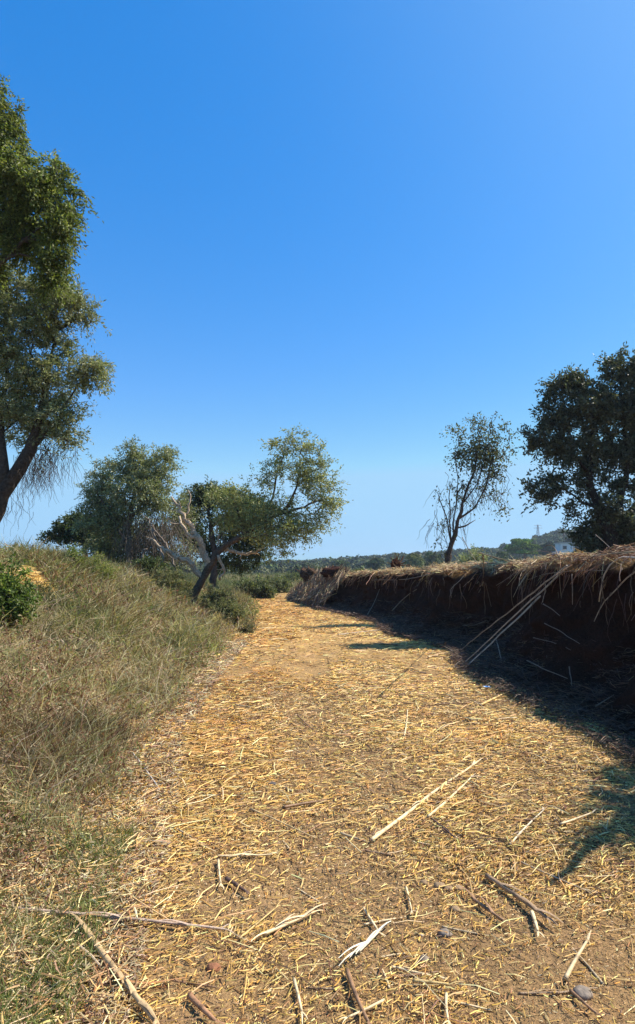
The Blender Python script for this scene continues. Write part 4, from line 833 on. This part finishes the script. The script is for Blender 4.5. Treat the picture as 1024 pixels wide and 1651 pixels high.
# reeds leaning on / poking from the bank
def PB(px, py, mode):
    # 'g': on the ground; 'b<off>': that many cm in front of the bank surface
    if mode == 'g': return G(px, py)+np.array([0, 0, .02])
    d = ray(px, py); best = None; T_ = np.arange(2.5, 34, .04); Q_ = np.array([0, 0, EYE])+d[None]*(T_/d[1])[:, None]
    under = Q_[:, 2] < np.where(Q_[:, 0] < XB(Q_[:, 1])+.5, .02, HB(Q_[:, 1]))
    for t, q, u_ in zip(T_, Q_, under):
        a = int(np.searchsorted(by, t)); a = min(a, len(by)-1); mk = abs(bz[a]-q[2]) < .09
        if u_ or (mk.any() and q[0] > bx[a][mk].min()): best = q; break
    if best is None: best = np.array([0, 0, EYE])+d*(8/d[1])
    return best-nrm(d)*float(mode[1:])/100
def bank_reed(pts_, r, col, label, wobj='reed', cat='reed', group='reeds on the bank', taper=.5):
    bd = 'bundle' in label or 'arching' in label; r = r*(1. if bd else .72); col = np.asarray(col)*(1. if bd else .62)  # all but bundle and arching reed darkened, bank shade in their colour
    pts = np.array([PB(a[0], a[1], a[2]) if isinstance(a[2], str) else P(a[0], a[1], a[2]) for a in pts_]); o, _ = densify(pts, [r]*len(pts), max(.05, .02*pts[0][1])) ; m1 = MB(); o[1:-1] += rng.normal(0, .004, (len(o)-2, 3))
    seg = np.concatenate([[0], np.cumsum(np.linalg.norm(np.diff(o, axis=0), axis=1))]); n = int(seg[-1]/.04)+2; t = np.linspace(0, seg[-1], n)
    oo = np.stack([np.interp(t, seg, o[:, a]) for a in range(3)], -1); rad = r*(1-(1-taper)*t/t[-1]); node = (np.arange(n) % 7 == 0)
    cc = np.where(node[:, None], np.asarray(col)[None]*.6, np.asarray(col)[None])*(.85+.3*vn(t*5, r*99)[:, None]); tube(m1, oo, np.where(node, rad*1.2, rad), 7, cc)
    tag(m1.build(wobj, M_reed, smooth=True, origin=tuple(oo[0])), label, cat, group)
LB = (.56, .44, .31)
bank_reed([(944, 893, 'b35'), (748, 1081, 'g')], .017, LB, 'uppermost long reed of the bundle leaning down from the bank to the track')
bank_reed([(930, 900, 'b35'), (742, 1077, 'g')], .014, (.50, .38, .26), 'middle long reed of the bundle leaning down from the bank')
bank_reed([(914, 912, 'b40'), (737, 1054, 'g')], .012, (.42, .33, .23), 'lower thinner reed of the leaning bundle with its tip spread left')
bank_reed([(1040, 902, 'b14'), (1000, 897, 'b14'), (980, 905, 'b14'), (972, 930, 'b14'), (966, 970, 'b14')], .014, (.55, .44, .32), 'pale reed arching over the bank edge at the far right')
bank_reed([(1040, 912, 'b14'), (1012, 930, 'b14'), (985, 958, 'b14'), (965, 980, 'b14'), (958, 1002, 'b14')], .010, (.42, .33, .23), 'thin crooked stem below the arching pale reed')
bank_reed([(975, 920, 'b14'), (930, 920, 'b14'), (880, 925, 'b14'), (850, 935, 'b14')], .008, (.34, .24, .14), 'brown twig running level along the bank edge')
bank_reed([(922, 925, 'b5'), (924, 950, 'b5'), (923, 975, 'b5')], .012, (.55, .42, .32), 'short pale root hanging straight down the bank')
bank_reed([(865, 902, 'b5'), (840, 918, 'b5'), (815, 935, 'b5'), (800, 944, 'b5')], .012, (.40, .29, .18), 'curved brown stem drooping left over the bank')
bank_reed([(772, 891, 10.6), (800, 899, 10.4), (830, 906, 10.2)], .016, (.58, .44, .24), 'pale reed sticking up left of the bank crest')
bank_reed([(779, 895, 'b5'), (780, 925, 'b5'), (781, 965, 'b5'), (782, 990, 'b5')], .013, (.36, .25, .15), 'upright brown stem standing against the bank')
bank_reed([(812, 906, 'b5'), (790, 928, 'b5'), (774, 946, 'b5')], .018, (.50, .37, .25), 'splintered reed slanting down left from the bank crest')
bank_reed([(783, 940, 'b5'), (789, 965, 'b5'), (792, 978, 'b5')], .012, (.34, .25, .17), 'thin forked stem under the splintered reed')
bank_reed([(785, 1000, 'b5'), (765, 1008, 'b5'), (745, 1008, 'b5')], .010, (.34, .26, .18), 'grey stick poking out low on the bank')
bank_reed([(876, 974, 'b5'), (890, 982, 'b5'), (903, 993, 'b5')], .012, (.44, .33, .25), 'grey stub poking from the middle of the bank face')
bank_reed([(878, 1005, 'b5'), (900, 1015, 'b5'), (935, 1038, 'b5')], .010, (.36, .28, .21), 'grey root slanting down the dark bank face')
bank_reed([(860, 1028, 'b5'), (890, 1034, 'b5'), (920, 1048, 'b5')], .009, (.32, .25, .19), 'second grey root slanting low on the bank face')
bank_reed([(850, 1065, 'b5'), (880, 1080, 'b5'), (915, 1094, 'b5')], .013, (.36, .28, .20), 'grey reed lying on the dark foot of the bank')
bank_reed([(800, 1030, 'b5'), (808, 1062, 'b5')], .010, (.42, .32, .23), 'short straight stick propped beside the leaning bundle')
bank_reed([(918, 1075, 'b5'), (922, 1105, 'b5')], .010, (.38, .30, .22), 'upright stub at the bank foot near the orange scrap')
bank_reed([(960, 1139, 'b5'), (990, 1120, 'b5')], .010, (.36, .28, .2), 'short stick slanting in the shade at the right')
bank_reed([(632, 985, 'b5'), (650, 962, 'b5'), (672, 950, 'b5')], .022, (.50, .38, .24), 'reed trailing from the far bank to the track edge')
bank_reed([(600, 935, 'b5'), (650, 935, 'b5'), (700, 925, 'b5')], .020, (.44, .32, .2), 'long reed lying level along the far bank crest')
bank_reed([(592, 992, 'b5'), (604, 972, 'b5'), (612, 950, 'b5')], .020, (.52, .42, .28), 'thin dry reed leaning on the far bank')
bank_reed([(745, 866, 12), (758, 890, 12), (772, 912, 11.8)], .012, (.50, .38, .24), 'slanted pale stick standing in front of the small grey olive')
bank_reed([(1030, 889, 6.9), (985, 893, 7.0), (950, 897, 7.2)], .011, (.55, .42, .24), 'pale reed resting on the crest at the right edge')
bank_reed([(960, 862, 9.0), (985, 884, 8.6)], .009, (.30, .22, .15), 'thin twig rising from the crest under the big dark tree')

# root clods on the far bank
def clod(label, px, py, Yd, w_, h_, col, spikes, dirn):
    b = P(px, py, Yd); b[2] = float(HB(Yd))-.02 if b[0] > XB(Yd) else float(H(b[0], b[1]))
    rt = empty('root_clod', b, label, 'root clod', 'uprooted root clods on the far bank')
    m1 = MB(); nu, nv = 26, 18; U, Vv = np.meshgrid(np.linspace(0, 2*np.pi, nu, endpoint=False), np.linspace(.02, np.pi-.02, nv))
    dx, dy, dz = np.cos(U)*np.sin(Vv), np.sin(U)*np.sin(Vv), np.cos(Vv); k = .35+1.3*fbm(dx*2.6+px, dy*2.6, dz*2.6)
    V = np.stack([b[0]+dx*w_/2*k, b[1]+dy*w_/2.4*k, b[2]+h_*.42+dz*h_/2*k], -1).reshape(-1, 3)
    i = np.arange(nv-1)[:, None]*nu; j = np.arange(nu)[None]; kk = (j+1) % nu
    m1.add(V, np.stack([i+j, i+nu+j, i+nu+kk, i+kk], -1).reshape(-1, 4), None, np.asarray(col)*1.); m1.build('earth_ball', M_bank, rt, smooth=True)
    m1 = MB()
    for q in range(spikes):
        dd = nrm(np.array(dirn)+rng.normal(0, .6, 3)); p = b+np.array([rng.normal(0, w_*.2), 0, h_*.45]); pts = [p]
        for s_ in range(5): dd = nrm(dd+rng.normal(0, .25, 3)); pts.append(pts[-1]+dd*rng.uniform(.5, 1.1)*h_*.2)
        tube(m1, pts, np.linspace(.035, .010, 6), 5, rcol((.22, .12, .07), 1)[0])
    m1.build('roots', M_bark, rt)
clod('dark red root clod lying long on the far bank crest', 541, 922, 27, 1.15, .5, (.06, .026, .018), 26, (.7, 0, .4))
clod('dark earthy lump at the outer end of the far bank with dry reeds', 498, 934, 31, .9, .6, (.09, .055, .035), 24, (-.4, 0, .3))
clod('upright reddish root clod standing on the bank crest', 638, 918, 22, .34, .6, (.08, .035, .025), 18, (.1, 0, .8))

# yellow straw heap at upper left slope
g = P(46, 915, 10.5); gz = float(H(g[0], g[1])); m1 = MB(); n = 1400
x = g[0]+rng.normal(0, .2, n); y = g[1]+rng.normal(0, .25, n); hz = .30*np.exp(-(((x-g[0])/.25)**2+((y-g[1])/.3)**2))
th = rng.normal(.3, .7, n); slivers(m1, np.stack([x, y, H(x, y)+.02+hz*rng.random(n)], -1), np.stack([np.cos(th), np.sin(th), rng.normal(-.1, .2, n)], -1), .08+.2*rng.random(n), .008+.008*rng.random(n), np.array([[.2, -.2, 1.]])+rng.normal(0, .3, (n, 3)), mixc([[.75, .50, .14], [.62, .40, .12], [.80, .62, .28]], [3, 2, 1], n))
tag(m1.build('straw_heap', M_straw, origin=(g[0], g[1], gz)), 'small heap of bright yellow straw on the upper left slope', 'straw heap')

# litter
def crumple(name, label, px, py, size, cols, cat):
    g = G(px, py); m1 = MB(); n = 9; U, V_ = np.meshgrid(np.linspace(-1, 1, n), np.linspace(-1, 1, n)); rr = np.sqrt(U**2+V_**2)
    k = fbm(U*1.7+px, V_*1.7, 2.)-.5; x = g[0]+U*size*(1+.6*k)*(1-.15*rr); y = g[1]+V_*size*.7*(1+.5*k); z = g[2]+.035+size*.9*(fbm(U*2.3, V_*2.3, px*.1)-.25)*(1.2-.5*rr)
    i = np.arange(n-1)[:, None]*n; j = np.arange(n-1)[None]; pts = np.stack([x, y, z], -1).reshape(-1, 3)
    f_ = (fbm(U*1.3, V_*1.3, px) > .5).ravel()[:, None]; Q_ = np.stack([i+j, i+j+1, i+n+j+1, i+n+j], -1).reshape(-1, 4)
    lo = pts-np.array([0, 0, .004]); m1.add(pts, Q_, None, np.where(f_, np.array(cols[0])[None], np.array(cols[1])[None])); m1.add(lo, Q_[:, ::-1], None, cols[0])
    tag(m1.build(name, M_litter, smooth=True, origin=tuple(g)), label, cat)
crumple('plastic_scrap', 'tiny crumpled blue and white plastic scrap by the shade edge', 785, 1112, .05, [(.10, .35, .75), (.8, .82, .85)], 'litter')
crumple('plastic_scrap', 'crumpled orange scrap lying in the shade under the bank', 867, 1087, .075, [(.85, .42, .06), (.75, .30, .05)], 'litter')

# stones in the bare earth
def stone(label, px, py, r, col):
    g = G(px, py); m1 = MB(); nu, nv = 18, 12; U, Vv = np.meshgrid(np.linspace(0, 2*np.pi, nu, endpoint=False), np.linspace(.02, np.pi-.02, nv))
    dx, dy, dz = np.cos(U)*np.sin(Vv), np.sin(U)*np.sin(Vv), np.cos(Vv); k = .7+.6*fbm(dx*1.6+px, dy*1.6+py, dz*1.6, 3)
    V = np.stack([g[0]+dx*r*k, g[1]+dy*r*.8*k, g[2]+r*.18+dz*r*.55*k], -1).reshape(-1, 3); i = np.arange(nv-1)[:, None]*nu; j = np.arange(nu)[None]; kk = (j+1) % nu
    m1.add(V, np.stack([i+j, i+nu+j, i+nu+kk, i+kk], -1).reshape(-1, 4), None, col)
    tag(m1.build('stone', M_stone, smooth=True, origin=tuple(g)), label, 'stone', 'stones in the bare earth of the track')
TAN = (.30, .20, .11); GRY = (.25, .20, .155)
for a in [('leftmost tan clod of the row on the bare earth', 684, 1424, .022, TAN), ('round tan clod with a shadow rim in the row on bare earth', 709, 1430, .03, TAN), ('tan clod right of the round one in the row', 724, 1435, .026, TAN), ('rightmost smooth clod of the row on bare earth', 739, 1434, .026, TAN), ('flat pale stone on the bare earth below the row of clods', 717, 1507, .032, GRY), ('grey stone left of the golden level reed', 685, 1548, .022, GRY), ('grey chipped stone in the lower right corner', 940, 1605, .036, GRY), ('small stone beside the brown forked twig', 735, 1468, .024, TAN), ('white pebble near the whitish shredded reeds', 679, 1508, .013, (.5, .42, .32)), ('dark pebble in the straw left of centre', 439, 1265, .03, (.12, .10, .09)), ('rusty clod at the bottom left', 345, 1562, .028, (.28, .12, .06)), ('brown clod by the bottom left corner', 62, 1618, .035, (.42, .22, .09))]: stone(*a)

# ---------------------------------------------------------------- haze
m1 = MB(); box(m1, (0, 480, 28), (2200, 1240, 0), (1, 1, 1)); hz_v = m1.v[0]; hz_v[:, 2] = np.where(np.arange(8) % 2 == 0, -8, 36.)
m_h = bpy.data.materials.new('haze_air'); m_h.use_nodes = True; t_ = m_h.node_tree; t_.nodes.remove(t_.nodes['Principled BSDF'])
pv = t_.nodes.new('ShaderNodeVolumePrincipled'); pv.inputs['Color'].default_value = (.70, .82, .98, 1); pv.inputs['Density'].default_value = .00042; pv.inputs['Anisotropy'].default_value = .3
t_.links.new(pv.outputs[0], t_.nodes['Material Output'].inputs['Volume'])
tag(m1.build('haze', m_h), kind='stuff')
